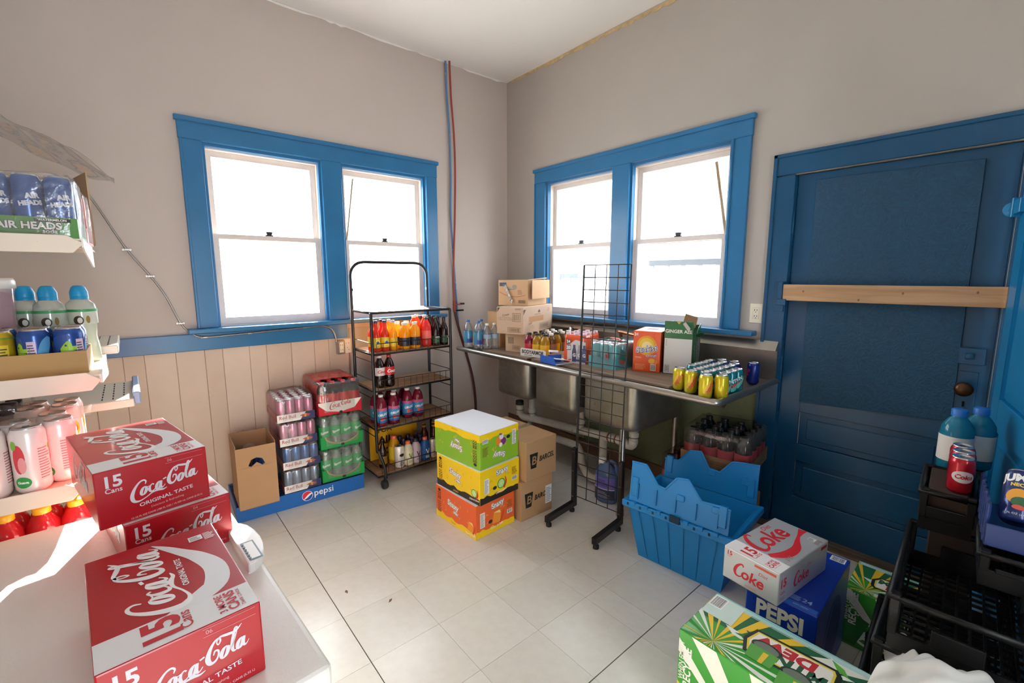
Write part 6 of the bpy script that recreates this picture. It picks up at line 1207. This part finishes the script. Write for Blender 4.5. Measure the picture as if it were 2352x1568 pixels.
row(RC, [(2.06, .125, .652), (2.13, .13, .652), (2.20, .137, .652)], ['red soda can nearest the navy tray', 'red soda can in the middle of the crate row', 'red soda can farthest back beside the blue bottles'], 'red soda cans in the small crate')
for k, o in enumerate([c for c in COL.objects if c.get('group') == 'red soda cans in the small crate']): o.location.z = .78; o.rotation_euler[2] = -1.3
R = thing('can_riser', 'dark cardboard layer lifting the red cans in the small crate', 'cardboard', (2.14, .155, .652), 5); B().box(-.12, .12, -.05, .05, 0, .1275, mat('dark_card', '#3a2c22', .8)).build('layer_pad', R, bev=.003)
BQ = liquid('aqua_sport', '#2f9ab8', .45)
for k, (x, y) in enumerate(((2.335, .168), (2.42, .116))):
    o = bottle('sports_drink', ROUND_P, BQ, ('aqua sports drink with blue cap behind the red cans', 'aqua sports drink half hidden by the open blue door')[k], 'bottle', (.03, .1, WLB), '#2a74c8', s=1.35, cap_h=.026); put(o, (x, y, .765), -80)
R = thing('drink_shelf_box', 'dark carton supporting the aqua sports drinks beside the door', 'carton', (2.365, .145, .246), 5); B().box(-.08, .08, -.065, .065, 0, .518, mat('dark_card')).build('carton', R, bev=.004)
NV = mat('navy_tray_plastic', '#22376e', .35, bump=(50, .2)); R = thing('can_organizer', 'navy slotted plastic tray holding a leaning nectar can', 'tray', (1.945, -.002, .745), 6); L, Wd = .34, .13
B().box(-L / 2, L / 2, -Wd / 2, Wd / 2, 0, .006, NV).box(-L / 2, -L / 2 + .005, -Wd / 2, Wd / 2, .006, .065, NV).box(-L / 2, L / 2, -Wd / 2, -Wd / 2 + .005, .006, .09, NV).box(-L / 2, L / 2, Wd / 2 - .005, Wd / 2, .006, .05, NV).build('tray', R, bev=.003)
crate('shallow black crate under the navy can tray', (1.93, -.02, .6395), 5, .36, .16, .098)
for k in range(6): B().box(-L / 2 + .02 + .052 * k, -L / 2 + .052 + .052 * k, Wd / 2 - .008, Wd / 2 + .003, .0, .115, NV).build('finger', R, bev=.004)
o = can('nectar_can', '#24346e', 'navy nectar can with mango picture leaning in the navy tray', 'can', .034, .155, lambda p: (p.text('JUMEX', 0, .125, .03, '#f2f2f0', .0016, .1, 4), p.text('NECTAR', .004, .103, .014, '#e8c850', .0006), p.disc(.0, .068, .03, '#e8a23a', .024), p.disc(.004, .052, .022, '#3a6a4a', .016), p.disc(.0, .036, .014, '#d85a4a', .007), p.text('16 FL OZ (473 mL)', 0, .016, .008, '#dfe4ea')), m=mat('navy_can_paint', '#25366f', .28, .3, coat=.3)); put(o, (1.855, -.006, .80), 0); o.rotation_euler = (Matrix.Rotation(math.radians(40), 3, 'Y') @ Matrix.Rotation(math.radians(-84), 3, 'Z')).to_euler()
CL = mat('white_cloth', '#dcdcd8', .85, trl=.15)
def clothf(u, v):
    x = -.13 + .26 * u; y = -.11 + .22 * v; d = math.hypot(x / .13, y / .11); e = .02 * math.sin(38 * x + 16 * y + 1.2) + .012 * math.sin(61 * y - 23 * x) + .006 * math.sin(120 * x + 70 * y)
    return (x * (1 - .12 * math.sin(3 * v + 1)) + .02 * math.sin(9 * v), y + .02 * math.sin(7 * u + 1), .115 - .075 * d ** 1.7 + e * (.5 + .6 * d))
b = B().grid(clothf, 48, 40, CL); b.build('white_cloth', None, loc=(1.43, .07, .44), label='rumpled white cloth draped on the low black crate', cat='cloth')
